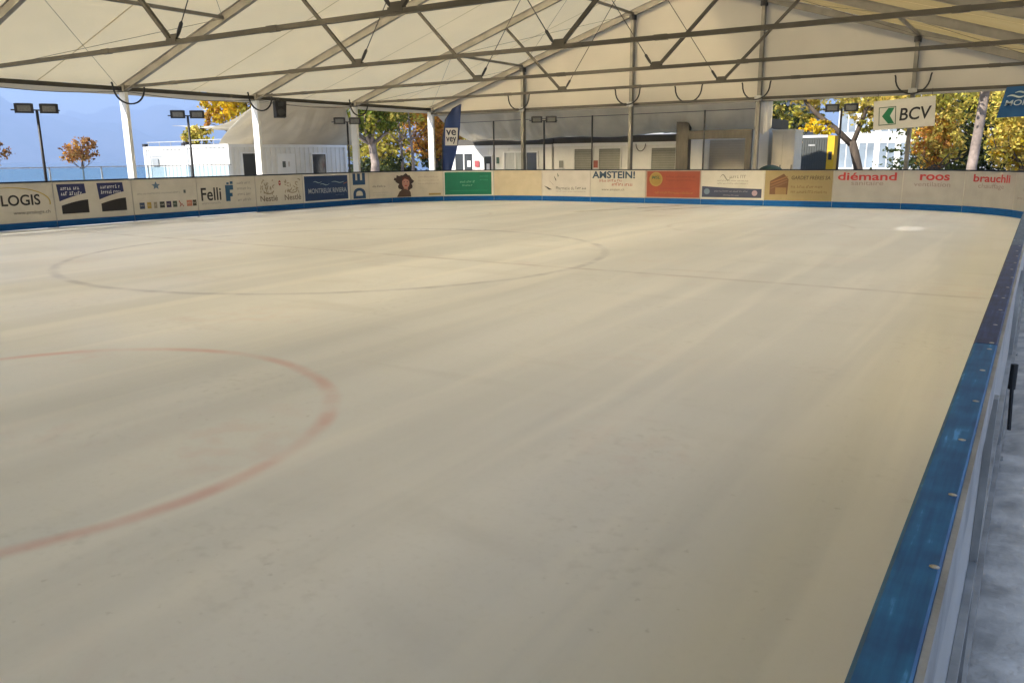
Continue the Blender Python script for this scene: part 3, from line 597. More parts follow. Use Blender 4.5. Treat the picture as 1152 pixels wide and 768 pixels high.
a.text('AMSTEIN!', 34.68, 36.55, 0.94, 1.22, (0.012, 0.055, 0.12), 0.03); a.greek(35.0, 36.0, 0.81, 0.10, (0.36, 0.05, 0.05)); a.greek(35.55, 36.55, 0.66, 0.12, (0.40, 0.08, 0.07))
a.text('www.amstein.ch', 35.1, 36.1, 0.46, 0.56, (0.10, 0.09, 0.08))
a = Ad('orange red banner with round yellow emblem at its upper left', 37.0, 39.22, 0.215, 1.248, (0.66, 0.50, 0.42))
a.sheet('orange_field', 37.06, 39.18, 0.25, 1.22, (0.46, 0.085, 0.035)); a.disc('yellow_disc', 37.43, 0.27, (0.92, 0.27), (0.55, 0.40, 0.10), 0.009); a.disc('disc_ring', 37.43, 0.22, (0.92, 0.22), (0.50, 0.34, 0.07), 0.011)
a.text('MSL', 37.26, 37.6, 0.93, 1.05, (0.03, 0.07, 0.03), 0.02, shear=0.2, off=0.014)
a.lay = 0.008
for z in (0.98, 0.86): a.greek(37.85, 39.0, z, 0.075, (0.28, 0.035, 0.02))
a.greek(37.6, 38.9, 0.55, 0.06, (0.40, 0.03, 0.05)); a.greek(37.4, 38.95, 0.38, 0.085, (0.52, 0.25, 0.06))
a = Ad('white banner with grey swirl above a navy strip with two round badges', 39.26, 41.56, 0.215, 1.248, (0.68, 0.66, 0.60))
a.poly('navy_strip', [(39.28, 0.28), (41.5, 0.28), (41.5, 0.60), (40.4, 0.62), (39.28, 0.68)], (0.022, 0.032, 0.075))
a.stroke('swirl', [(39.95+0.4*t, 1.0+0.10*math.sin(t*6.3)) for t in np.linspace(0, 1, 14)], [0.01+0.03*math.sin(t*3.1) for t in np.linspace(0, 1, 14)], (0.28, 0.27, 0.25)); a.greek(40.3, 40.95, 0.98, 0.11, (0.30, 0.29, 0.26))
a.greek(39.85, 41.0, 0.86, 0.05, (0.25, 0.24, 0.22)); a.greek(39.85, 41.0, 0.76, 0.05, (0.25, 0.24, 0.22))
a.disc('blue_badge', 39.47, 0.11, (0.49, 0.11), (0.22, 0.33, 0.45), 0.009); a.disc('pink_badge', 41.25, 0.10, (0.45, 0.10), (0.42, 0.30, 0.38), 0.009); a.lay = 0.008
a.greek(39.75, 41.0, 0.48, 0.06, (0.25, 0.27, 0.32)); a.greek(40.1, 40.7, 0.34, 0.05, (0.25, 0.27, 0.32))
a = Ad('ochre banner with picture of stacked brown timber and dark lettering', 41.6, 43.9, 0.215, 1.248, (0.50, 0.40, 0.20))
a.poly('timber_picture', [(41.78, 0.42), (42.4, 0.42), (42.42, 0.95), (42.25, 1.14), (41.78, 0.88)], (0.20, 0.085, 0.035))
for i in range(3): a.stroke('timber_beam', [(41.8, 0.62+0.1*i), (42.38, 0.86+0.09*i)], 0.05, (0.26+0.05*i, 0.14+0.02*i, 0.07), 0.009)
a.sheet('timber_end', 41.98, 42.36, 0.42, 0.66, (0.38, 0.24, 0.09), 0.009)
a.text('GARDET FR\u00c8RES SA', 42.52, 43.82, 0.94, 1.10, (0.07, 0.045, 0.02), 0.02, shear=0.15); a.greek(42.52, 43.6, 0.66, 0.085, (0.28, 0.17, 0.06)); a.greek(42.52, 43.75, 0.48, 0.09, (0.28, 0.17, 0.06))
RED, SOFT = (0.42, 0.03, 0.035), (0.24, 0.19, 0.185)
LT = (0.37, 0.36, 0.345)
a = Ad('light grey diémand banner with red name and grey word sanitaire', 43.94, 46.08, 0.215, 1.248, LT)
a.text('di\u00e9mand', 44.06, 45.9, 0.93, 1.19, RED, 0.02); a.text('sanitaire', 44.5, 45.5, 0.77, 0.91, SOFT)
a = Ad('light grey roos banner with red name and grey word ventilation', 46.12, 48.08, 0.215, 1.248, LT)
a.text('roos', 46.62, 47.58, 0.95, 1.14, RED, 0.025); a.text('ventilation', 46.45, 47.62, 0.76, 0.90, SOFT)
a = Ad('light grey brauchli banner with red name and grey word chauffage', 48.12, 50.18, 0.215, 1.248, LT)
a.text('brauchli', 48.4, 49.9, 0.94, 1.17, RED, 0.02); a.text('chauffage', 48.6, 49.65, 0.72, 0.90, SOFT)
a = Ad('light grey banner at the right end with only its first red letter showing', 50.22, 52.38, 0.215, 1.248, LT)
a.text('l', 50.72, 50.80, 0.94, 1.18, RED, 0.03); a.greek(50.9, 52.1, 0.97, 0.18, RED); a.greek(50.7, 51.8, 0.74, 0.11, SOFT); a.greek(50.4, 51.8, 0.52, 0.07, SOFT)

# ---------------------------------------------------------------- floodlight poles
def flood(label, x, y, h, face):
    t = thing('floodlight_pole', label, 'floodlight', (x, y, 0), 'floodlight poles around the rink', face)
    MB().tube([(0, 0, -0.03), (0, 0, h)], [0.045, 0.038], 10).build('pole', m_dark, t, True); MB().box((-0.12, -0.12, -0.03), (0.12, 0.12, -0.005)).build('base_plate', m_dark, t)
    MB().bar((-0.62, 0, h), (0.56, 0, h), 0.035, 0.035).build('crossbar', m_dark, t)
    for sx_ in (-0.30, 0.30):
        hd = MB(); ang = R(28); c, s_ = math.cos(ang), math.sin(ang)
        def tr(px, py, pz): return (sx_+px, -0.08+py*c-pz*s_*-1*-1, h+0.06+pz*c+py*s_*1)
        vs2 = [(-0.23, -0.05, -0.14), (0.23, -0.05, -0.14), (0.23, -0.05, 0.14), (-0.23, -0.05, 0.14), (-0.17, 0.07, -0.1), (0.17, 0.07, -0.1), (0.17, 0.07, 0.1), (-0.17, 0.07, 0.1)]
        hd.v = [tr(*q) for q in vs2]; hd.f = [(0,1,2,3),(7,6,5,4),(0,4,5,1),(1,5,6,2),(2,6,7,3),(3,7,4,0)]
        head = hd.build('lamp_head', m_dark, t)
        ln = MB(); ln.v = [tr(px, -0.054, pz) for px, pz in ((-0.16, -0.085), (0.16, -0.085), (0.16, 0.085), (-0.16, 0.085))]; ln.f = [(0, 1, 2, 3)]; ln.build('lens', M('lamp_lens', (0.20, 0.20, 0.19), 0.25, 0, 0.2, 30), head)
flood('twin headed floodlight pole at far left against the blue lake haze', -23.62, 12.28, 3.20, R(62))
flood('twin headed floodlight pole in front of the sunlit white container', -24.35, 17.6, 3.26, R(52))
flood('twin headed floodlight pole beside the tree gap at the left corner', -23.75, 24.52, 3.24, R(44))
flood('twin headed floodlight pole in front of the white cabins behind the far boards', -17.87, 30.12, 3.28, R(30))
flood('twin headed floodlight pole before the yellow tree near the BCV sign', -6.08, 30.3, 3.30, R(10))

# ---------------------------------------------------------------- safety net poles behind the far boards
for k, (x, h) in enumerate([(-23.1, 3.33), (-20.66, 3.36), (-15.77, 3.43), (-11.0, 3.46)]):
    t = thing('net_pole', ['thin steel net pole just right of the corner post', 'thin steel net pole left of the curtained cabin window', 'thin steel net pole before the cabin shutters', 'thin steel net pole before the roller shutter'][k], 'pole', (x, 30.45, 0), 'net poles behind the far boards')
    MB().tube([(0, 0, -0.03), (0, 0, h)], 0.035, 8).build('pole', m_dark, t, True); MB().box((-0.08, -0.08, -0.03), (0.08, 0.08, -0.005)).build('base_plate', m_dark, t)
tag(MB().tube([(-23.1, 30.45, 3.33), (-15.77, 30.45, 3.40), (-8.9, 30.45, 3.44)], 0.012, 5).build('net_cable', m_dark), 'thin net cable strung level along the tops of the net poles', 'cable')

# ---------------------------------------------------------------- hanging speaker
t = thing('loudspeaker', 'black loudspeaker hanging under the tent eave beside a post', 'speaker', (-23.5, 20.85, 3.27), None, R(-25))
q = MB(); q.v = [(-0.13, -0.2, 0), (0.16, -0.17, 0.02), (0.16, 0.17, 0.02), (-0.13, 0.2, 0), (-0.13, -0.2, 0.58), (0.19, -0.21, 0.58), (0.19, 0.21, 0.58), (-0.13, 0.2, 0.58)]
q.f = [(0,3,2,1),(4,5,6,7),(0,1,5,4),(1,2,6,5),(2,3,7,6),(3,0,4,7)]; bdy = q.build('cabinet', m_black, t)
MB().tube([(0.165, 0, 0.2), (0.178, 0, 0.2)], [0.13, 0.12], 16).build('woofer', M('speaker_cone', (0.04, 0.04, 0.04), 0.4), t); MB().box((0.17, -0.09, 0.40), (0.192, 0.09, 0.52)).build('horn', M('speaker_horn', (0.03, 0.03, 0.03), 0.35), t)
MB().bar((-0.05, -0.03, 0.58), (-0.2, -0.03, 0.72), 0.03, 0.03).bar((-0.05, 0.03, 0.58), (-0.2, 0.03, 0.72), 0.03, 0.03).build('bracket', m_dark, t)

# ---------------------------------------------------------------- feather flag
t = thing('feather_flag', 'tall dark blue feather flag with a white ve vey square', 'flag', (-22.05, 28.45, 0), None, R(40))
H0 = 4.05
def edge(u): return (0.02+0.10*u**2, 0)        # pole leans a little
MB().tube([(-0.02, 0, -0.03), (0.0, 0, 1.2), (0.05, 0, 2.6), (0.16, 0, 3.4), (0.42, 0, 3.85), (0.72, 0, 4.05)], [0.03, 0.025, 0.02, 0.017, 0.013, 0.01], 8).build('pole', m_dark, t, True)
MB().box((-0.3, -0.05, -0.03), (0.3, 0.05, -0.005)).box((-0.05, -0.3, -0.03), (0.05, 0.3, -0.006)).build('foot', m_dark, t)
L_ = [(0.02, 0.75), (0.02, 1.3), (0.05, 2.0), (0.075, 2.6), (0.12, 3.1), (0.19, 3.45), (0.3, 3.68), (0.45, 3.87), (0.6, 3.97), (0.74, 4.04)]
Rr = [(0.2, 0.75), (0.34, 1.3), (0.52, 2.0), (0.62, 2.6), (0.68, 3.1), (0.70, 3.45), (0.715, 3.68), (0.725, 3.87), (0.735, 3.97), (0.75, 4.04)]
def fl(u, z_i):
    i = min(8, int(z_i*9)); f_ = z_i*9-i; l = [L_[i][k]*(1-f_)+L_[i+1][k]*f_ for k in (0, 1)]; r_ = [Rr[i][k]*(1-f_)+Rr[i+1][k]*f_ for k in (0, 1)]
    return (l[0]*(1-u)+r_[0]*u, 0.03*math.sin(u*5+z_i*9)*(u*(1-u)*4)**0.5+0.02*math.sin(u*3.1), l[1])
t.scale = (1.22, 1, 1); vv, ff = grid(fl, 10, 36); cl = link('cloth', mesh('cloth', vv, ff), M('flag_cloth', (0.016, 0.042, 0.16), 0.6, 0, 0.35, 1.2, trans=0.15), t, True)
fo = -0.035
def flq(pts, col, name, d=0): 
    o = link(name, mesh(name, [(x, fo-d, z) for x, z in pts], [tuple(range(len(pts)))]), pm(col), cl); return o
flq([(0.13, 2.32), (0.56, 2.32), (0.60, 3.05), (0.155, 3.05)], (0.62, 0.62, 0.62), 'white_square')
for body, z0, z1 in (('ve', 2.74, 2.98), ('vey', 2.38, 2.68)):
    v, f = text_mesh(body, 0.02); xs = [p[0] for p in v]; ys = [p[1] for p in v]
    v = [(0.17+(x-min(xs))/(max(xs)-min(xs))*0.36, fo-0.004, z0+(y-min(ys))/(max(ys)-min(ys))*(z1-z0)) for x, y in v]; link('lettering', mesh('lettering', v, f), pm((0.015, 0.02, 0.06)), cl)

# ---------------------------------------------------------------- BCV sign and blue banner on the gable
t = thing('hanging_sign', 'white BCV sign with green arrow square hanging in the gable opening', 'sign', (-4.0, 29.72, 2.6))
MB().box((-0.92, 0, 0.0), (0.9, 0.03, 0.93)).build('board', M('sign_white', (0.62, 0.60, 0.54), 0.4, 0, 0.05), t)
ar = MB().box((-0.76, -0.006, 0.14), (-0.24, -0.002, 0.72)).build('green_border', pm((0.05, 0.10, 0.06)), t)
MB().box((-0.735, -0.010, 0.165), (-0.265, -0.006, 0.695)).build('emblem_field', pm((0.60, 0.60, 0.55)), ar)
o = link('arrow', mesh('arrow', [(-0.66, -0.013, 0.43), (-0.47, -0.013, 0.68), (-0.285, -0.013, 0.68), (-0.42, -0.013, 0.43), (-0.285, -0.013, 0.18), (-0.47, -0.013, 0.18)], [(0, 1, 2, 3), (0, 3, 4, 5)]), pm((0.008, 0.15, 0.06)), ar)
v, f = text_mesh('BCV', 0.015, 0.12); xs = [p[0] for p in v]; ys = [p[1] for p in v]
link('lettering', mesh('lettering', [(-0.14+(x-min(xs))/(max(xs)-min(xs))*0.94, -0.004, 0.24+(y-min(ys))/(max(ys)-min(ys))*0.40) for x, y in v], f), pm((0.012, 0.013, 0.016)), t)
MB().tube([(-0.8, 0.015, 0.93), (-0.8, 0.1, 1.18)], 0.008, 5).tube([(0.8, 0.015, 0.93), (0.8, 0.1, 1.18)], 0.008, 5).build('hanger', m_dark, t)
t.rotation_euler[1] = R(-3.4)
t = thing('hanging_banner', 'blue slanted banner with pale waves at the right edge of the gable', 'banner', (-1.3, 29.75, 2.84))
vv, ff = grid(lambda u, w_: (-0.12+1.9*u+0.18*w_, 0.02*math.sin(u*6+w_*2), 0.05*u+0.90*w_), 14, 6)
cl = link('cloth', mesh('cloth', vv, ff), pm((0.01, 0.075, 0.20)), t, True)
v, f = text_mesh('MONTREUX', 0.01); xs = [p[0] for p in v]; ys = [p[1] for p in v]
link('lettering', mesh('lettering', [(0.06+(x-min(xs))/(max(xs)-min(xs))*1.55+0.05*(y), -0.03, 0.34+0.035*(x-min(xs))/(max(xs)-min(xs))+(y-min(ys))/(max(ys)-min(ys))*0.17) for x, y in v], f), pm((0.40, 0.47, 0.52)), t)
for q, zz in ((0.1, 0.62), (0.55, 0.66), (0.3, 0.72)):
    vv = []; 
    for i in range(13):
        tt = i/12; wd = 0.008+0.02*math.sin(tt*3.14); z = zz+0.03*math.sin(tt*7); vv += [(q+0.5*tt, -0.03, z+wd), (q+0.5*tt, -0.03, z-wd)]
    link('wave', mesh('wave', vv, [(2*i, 2*i+1, 2*i+3, 2*i+2) for i in range(12)]), pm((0.42, 0.50, 0.50) if q != 0.55 else (0.42, 0.28, 0.24)), t)
MB().tube([(0.06, 0.02, 0.90), (0.08, 0.1, 0.96)], 0.008, 5).build('cord', m_dark, t)

# ---------------------------------------------------------------- site containers on the left, cabins behind the far boards
def corr(mb, p, q, z0, z1, out, pitch=0.28, depth=0.03):     # corrugated wall strip from p to q, 'out' = outward normal
    p, q, out = Vector(p), Vector(q), Vector(out); d = q-p; ln = d.length; d.normalize(); xs = []; x = 0
    while x < ln-pitch*0.99:
        xs += [(x, 0), (x+pitch*0.62, 0), (x+pitch*0.70, -depth), (x+pitch*0.92, -depth)]; x += pitch
    xs.append((ln, 0)); n = len(mb.v)
    for x, o in xs:
        c = p+d*x+out*o; mb.v += [(c.x, c.y, z0), (c.x, c.y, z1)]
    for i in range(len(xs)-1): mb.f.append((n+2*i, n+2*i+2, n+2*i+3, n+2*i+1))
def container(label, x0, x1, y0, y1, h):
    t = thing('site_container', label, 'container', (x1, y0, 0), 'white site containers at the left')
    def loc(o): o.location = (-x1, -y0, 0); return o
    mb = MB(); corr(mb, (x0, y0, 0), (x1, y0, 0), 0.12, h-0.12, (0, -1, 0)); loc(mb.build('end_wall', m_cabin, t))
    mb = MB(); corr(mb, (x1, y0, 0), (x1, y1, 0), 0.12, h-0.12, (1, 0, 0)); loc(mb.build('side_wall', m_cabin, t))
    mb = MB(); corr(mb, (x0, y1, 0), (x0, y0, 0), 0.12, h-0.12, (-1, 0, 0)); corr(mb, (x1, y1, 0), (x0, y1, 0), 0.12, h-0.12, (0, 1, 0)); loc(mb.build('back_wall', m_cabin, t))
    mb = MB()
    for x in (x0, x1):
        for y in (y0, y1): mb.box((x-0.07, y-0.07, 0), (x+0.07, y+0.07, h))
    for z in (0.05, h-0.07):
        for x in (x0, x1): mb.box((x-0.055, y0+0.07, z-0.06), (x+0.055, y1-0.07, z+0.06))
        for y in (y0, y1): mb.box((x0+0.07, y-0.055, z-0.06), (x1-0.07, y+0.055, z+0.06))
    loc(mb.build('corner_frame', m_white, t)); loc(MB().box((x0+0.05, y0+0.05, h-0.1), (x1-0.05, y1-0.05, h-0.02)).build('roof', m_white, t)); loc(MB().box((x1-0.06, y0+0.15, h+0.002), (x1+0.07, y1-0.12, h+0.10)).build('tarp_hem', m_black, t))  # black strip stands for the dark hem of the tarpaulin above
    for x in (x0, x1):
        for y in (y0, y1): loc(MB().box((x-0.09, y-0.09, h), (x+0.09, y+0.09, h+0.12)).build('corner_casting', m_dark, t))
    rl = MB().tube([(x0+0.1, y0+0.05, h+0.18), (x1-0.1, y0+0.05, h+0.18)], 0.022, 6)
    for x in np.linspace(x0+0.2, x1-0.2, 4): rl.tube([(x, y0+0.05, h-0.02), (x, y0+0.05, h+0.18)], 0.016, 6)
    loc(rl.build('roof_rail', m_alu2, t)); return t, loc
def opening(t, loc, axis, c, a0, a1, z0, z1, pane, out=1, split=0, frame=m_white):
    # framed opening on a wall lying at coordinate c of 'axis' ('x' wall faces +x*out, 'y' wall faces -y)
    def bx(u0, u1, w0, w1, d0, d1):
        lo, hi = sorted((c+out*d0, c+out*d1))
        return ((lo, u0, w0), (hi, u1, w1)) if axis == 'x' else ((u0, lo, w0), (u1, hi, w1))
    mb = MB(); fw_ = 0.06
    mb.box(*bx(a0-fw_, a0, z0-fw_, z1+fw_, -0.02, 0.05)).box(*bx(a1, a1+fw_, z0-fw_, z1+fw_, -0.02, 0.05)).box(*bx(a0, a1, z1, z1+fw_, -0.02, 0.05)).box(*bx(a0, a1, z0-fw_, z0, -0.02, 0.05))
    for k in range(split): u = a0+(a1-a0)*(k+1)/(split+1); mb.box(*bx(u-0.03, u+0.03, z0, z1, 0.012, 0.048))
    fr = loc(mb.build('window' if z0 > 0.3 else 'door', frame, t))
    for k in range(split+1):
        u0 = a0+(a1-a0)*k/(split+1); u1 = a0+(a1-a0)*(k+1)/(split+1)
        pn = pane[k % len(pane)]
        MB().box(*bx(u0+0.001, u1-0.001, z0+0.001, z1-0.001, 0.004, 0.011)).build('pane', pn, fr)
    return fr
tA, lA = container('white site container with a door and two windows nearest the tent', -31.42, -28.62, 22.5, 29.3, 2.46)
opening(tA, lA, 'x', -28.62, 23.15, 23.85, 0.1, 2.06, [m_glass_dark])
opening(tA, lA, 'x', -28.62, 27.1, 27.95, 0.95, 2.02, [m_glass_dark])
dr = lA(MB().box((-28.64, 25.05, 0.1), (-28.585, 26.05, 2.05)).build('door', m_white, tA))
MB().box((-28.584, 25.3, 1.45), (-28.578, 25.48, 1.72)).build('notice', M('dark_notice', (0.08, 0.09, 0.08), 0.5), dr); MB().box((-28.584, 25.62, 1.48), (-28.578, 25.72, 1.7)).build('notice', M('pale_notice', (0.6, 0.55, 0.5), 0.5), dr); MB().bar((-28.56, 25.95, 1.05), (-28.56, 25.83, 1.05), 0.02, 0.02).build('handle', m_alu2, dr)
tB, lB = container('sunlit white site container with a small window farthest to the left', -34.35, -31.5, 22.46, 29.3, 2.42)
opening(tB, lB, 'y', 22.46, -34.0, -33.05, 0.95, 2.0, [m_curtain], -1)
lB(MB().box((-33.85, 22.40, 1.55), (-33.4, 22.405, 1.9)).build('notice', M('grey_notice', (0.25, 0.27, 0.28), 0.5), tB))

def cabin(label, x0, x1, y0, y1, h):
    t = thing('site_cabin', label, 'cabin', ((x0+x1)/2, y0, 0), 'white cabins behind the far boards')
    def loc(o): o.location = (-(x0+x1)/2, -y0, 0); return o
    n = max(2, round((x1-x0)/1.2))
    for k in range(n):
        a_ = x0+(x1-x0)*k/n; b_ = x0+(x1-x0)*(k+1)/n; loc(MB().box((a_+0.006, y0, 0), (b_-0.006, y0+0.06, h-0.13)).build('wall_panel', m_cabin, t))
    loc(MB().box((x0, y0+0.06, 0), (x0+0.06, y1, h-0.1)).box((x1-0.06, y0+0.06, 0), (x1, y1, h-0.1)).box((x0+0.06, y1-0.06, 0), (x1-0.06, y1, h-0.1)).build('wall', m_cabin, t))
    loc(MB().box((x0-0.02, y0-0.03, h-0.13), (x1+0.02, y0+0.05, h)).build('fascia', m_white, t)); loc(MB().box((x0-0.03, y0+0.06, h-0.08), (x1+0.03, y1, h+0.30)).build('roof', M('cabin_roof_gap_shade', (0.07, 0.062, 0.05), 0.7), t)); return t, loc  # roof slab thick and dark to stand for the shaded gap under the tarpaulin
YB = 33.0
t, loc = cabin('white site cabin with curtained windows behind the green banner', -25.1, -19.15, YB, 36.0, 2.36)
opening(t, loc, 'y', YB, -24.7, -23.65, 0.4, 1.98, [m_glass_dark], -1, 1)
opening(t, loc, 'y', YB, -22.95, -22.52, 0.06, 1.84, [m_glass_dark], -1)
opening(t, loc, 'y', YB, -21.75, -19.95, 0.9, 2.0, [m_curtain, m_curtain, m_glass_dark], -1, 2)
for x, z, c, wd in ((-23.5, 1.35, (0.35, 0.08, 0.09), 0.26), (-23.95, 1.35, (0.72, 0.72, 0.72), 0.2), (-22.8, 1.2, (0.75, 0.76, 0.78), 0.18), (-22.22, 1.5, (0.06, 0.12, 0.09), 0.16)): loc(MB().box((x, YB-0.06, z), (x+wd, YB-0.055, z+0.3)).build('notice', pm(c), t))
t, loc = cabin('white site cabin with three closed grey shutters behind the far boards', -19.05, -12.75, YB, 36.0, 2.38)
def shutter(t, loc, a0, a1, z0, z1, mat, yb=YB):
    fr = loc(MB().box((a0-0.05, yb-0.05, z0), (a0, yb-0.002, z1+0.05)).box((a1, yb-0.05, z0), (a1+0.05, yb-0.002, z1+0.05)).box((a0, yb-0.05, z1), (a1, yb-0.002, z1+0.05)).build('shutter_frame', m_cabin, t))
    z = z0
    while z < z1-0.02:
        MB().box((a0, yb-0.03, z+0.004), (a1, yb-0.003, min(z1, z+0.1))).build('slat', mat, fr); z += 0.1
for a0, a1 in ((-17.95, -17.05), (-16.72, -15.68), (-14.2, -13.12)): shutter(t, loc, a0, a1, 0.95, 2.12, m_shutter)
for x, c in ((-18.75, (0.2, 0.2, 0.18)), (-16.98, (0.35, 0.10, 0.07))): loc(MB().box((x, YB-0.055, 1.3), (x+0.22, YB-0.05, 1.62)).build('notice', pm(c), t))
loc(MB().tube([(-14.7+0.22*math.sin(tt), YB-0.08, 2.3-0.3*math.cos(tt)) for tt in np.linspace(-1.6, 1.6, 12)], 0.015, 6).build('hanging_hose', m_black, t))
t, loc = cabin('beige kiosk with wide roller shutter behind the timber frame', -12.6, -9.35, 33.3, 36, 2.9)
shutter(t, loc, -11.75, -10.0, 0.5, 2.4, M('beige_shutter', (0.50, 0.46, 0.38), 0.6, 0, 0.06), 33.3)
t = thing('timber_frame', 'grey brown timber frame of two posts and a beam', 'frame', (-12.2, 31.5, 0))
MB().box((-0.27, -0.15, -0.03), (0.24, 0.15, 3.5)).build('post', m_wood, t); MB().box((2.5, -0.1, -0.03), (2.72, 0.1, 2.42)).build('post', m_wood, t); MB().box((0.24, -0.12, 2.42), (2.72, 0.12, 2.75)).build('beam', m_wood, t); MB().box((0.24, -0.135, 2.57), (2.72, -0.12, 2.60)).build('batten', m_wood, t)
# tarpaulins bridging tent and cabins
def tarp(name, label, fn, nu, nv, seed, fu=5.0):
    rg = np.random.default_rng(seed); W = [(rg.uniform(4, 16), rg.uniform(2, 9), rg.uniform(0, 6.3), rg.uniform(0.012, 0.05)) for _ in range(14)]
    def g(u, w_):
        x, y, z = fn(u, w_); e = math.sin(math.pi*min(1, max(0, w_)))**0.6*math.sin(math.pi*u)**0.25
        d = sum(a_*math.sin(k1*u*fu+k2*w_+ph)**3 for k1, k2, ph, a_ in W)
        return (x, y, z+d*e)
    v, f = grid(g, nu, nv); o = link(name, mesh(name, v, f), m_tarp, None, True)
    md = o.modifiers.new('thick', 'SOLIDIFY'); md.thickness = 0.004; return tag(o, label, 'tarpaulin')
tarp('tarpaulin', 'crumpled grey white tarpaulin sloping from the far gable down to the cabins', lambda u, w_: (-23.7+14.6*u, 30.25+2.75*w_, 3.74-(1.16-0.16*u-0.05*math.sin(u*21))*w_-0.30*math.sin(math.pi*w_)*(0.6+0.4*math.sin(u*9))), 260, 26, 3, 7.0)
# left canopy over the containers
def canopy(u, w_):
    p0 = Vector((-24.1, 20.4, 3.82)).lerp(Vector((-24.1, 25.0, 3.86)), w_)
    p1 = Vector((-35.6, 24.8, 3.42)).lerp(Vector((-33.0, 31.5, 3.3)), w_)
    p = p0.lerp(p1, u); p.z -= 0.62*math.sin(math.pi*min(1, u*1.0))**1.0*(1-u)**0.4
    return tuple(p)
tarp('tarpaulin', 'grey white tarpaulin canopy stretched over the left containers', canopy, 90, 30, 5)
# hanging drop of the same fabric between tent eave and containers
tarp('tarpaulin', 'grey fabric drop hanging above the containers between two tent posts', lambda u, w_: (-24.2-3.4*w_, 20.5+4.4*u+(0.75+3.6*u)*w_-0.35*(1-u)*math.sin(w_*3.14), 3.85-1.42*w_-0.15*math.sin(w_*3.14)), 90, 24, 8, 2.5)
# pointed white curtain by the gable column
t = thing('gathered_curtain', 'white gathered curtain with pointed end beside the gable column', 'curtain', (-8.75, 30.2, 2.5))
vv, ff = grid(lambda u, w_: (-0.28+0.62*u, 0.05*math.sin(u*15), (1-w_)*1.16+w_*(0.0+0.55*abs(u-0.5))), 20, 8); link('cloth', mesh('cloth', vv, ff), m_tarp, t, True); MB().bar((-0.3, 0.0, 1.17), (0.36, 0.0, 1.17), 0.03, 0.03).build('rod', m_alu, t)
# white locker, dark cabinet with yellow side, green bin
t = thing('storage_locker', 'tall cream panelled locker right of the gathered curtain', 'locker', (-8.7, 33.0, 0))
MB().box((-0.42, 0, 0), (0.44, 1.2, 2.66)).build('body', M('cream_locker', (0.72, 0.64, 0.49), 0.5, 0, 0.06), t); MB().box((-0.45, -0.03, 2.66), (0.47, 1.23, 2.75)).build('lid', MATS['cream_locker'], t)
for x in (-0.40, 0.03): 
    d_ = MB().box((x, -0.025, 0.08), (x+0.39, -0.001, 2.6)).build('door', M('cream_locker', (0.72, 0.64, 0.49), 0.5, 0, 0.06), t); MB().box((x+0.33, -0.045, 1.2), (x+0.36, -0.026, 1.4)).build('handle', m_dark, d_)
t = thing('ticket_cabinet', 'dark slatted cabinet with bright yellow side strip', 'cabinet', (-8.6, 38.0, 0))
mdk = M('cabinet_grey', (0.06, 0.065, 0.06), 0.5, 0, 0.1)
MB().box((-0.8, 0, 0), (0.50, 0.9, 2.5)).build('body', mdk, t); MB().box((-0.95, -0.04, 2.5), (0.50, 0.94, 2.62)).build('roof', M('cabinet_roof', (0.45, 0.46, 0.47), 0.4), t)
for k in range(12): MB().box((-0.76+0.104*k, -0.03, 0.1), (-0.76+0.104*k+0.085, -0.001, 2.45)).build('slat', mdk, t)
yl = MB().box((0.503, -0.035, 0), (0.80, 0.9, 2.58)).build('side_panel', M('yellow_panel', (0.62, 0.36, 0.02), 0.4, 0, 0.05), t); MB().box((0.57, -0.045, 1.55), (0.72, -0.036, 1.9)).build('emblem', m_black, yl)
MB().box((-0.3, -0.036, 2.15), (-0.02, -0.031, 2.22)).build('name_plate', m_alu2, t)
t = thing('green_bin', 'dark green rounded bin lid showing just above the far boards', 'bin', (-8.55, 30.9, 0))
MB().box((-0.36, -0.3, 0.02), (0.36, 0.3, 1.22)).build('body', M('green_plastic', (0.02, 0.05, 0.03), 0.5), t)
vv, ff = grid(lambda u, w_: (-0.4+0.8*u, -0.34+0.68*w_, 1.23+0.20*math.sin(math.pi*u)**0.5*math.sin(math.pi*w_)**0.5), 10, 8); link('lid', mesh('lid', vv, ff), MATS['green_plastic'], t, True)

# ---------------------------------------------------------------- glass balustrade towards the lake
t = thing('glass_balustrade', 'clear glass windbreak railing in front of the lake at far left', 'railing', (-27.8, 12, 0))
m_gl = glassmat('balustrade_glass', (0.55, 0.78, 0.90), 0.05, 0.82)
MB().box((-0.025, -10, 1.60), (0.025, 9.9, 1.63)).build('top_rail', m_alu2, t)
for k in range(12):
    y = -10+k*1.8; MB().box((-0.02, y-0.02, -0.03), (0.02, y+0.02, 1.6)).build('post', m_alu2, t)
    if k < 11: MB().box((-0.006, y+0.03, 0.1), (0.006, y+1.77, 1.58)).build('glass_pane', m_gl, t)

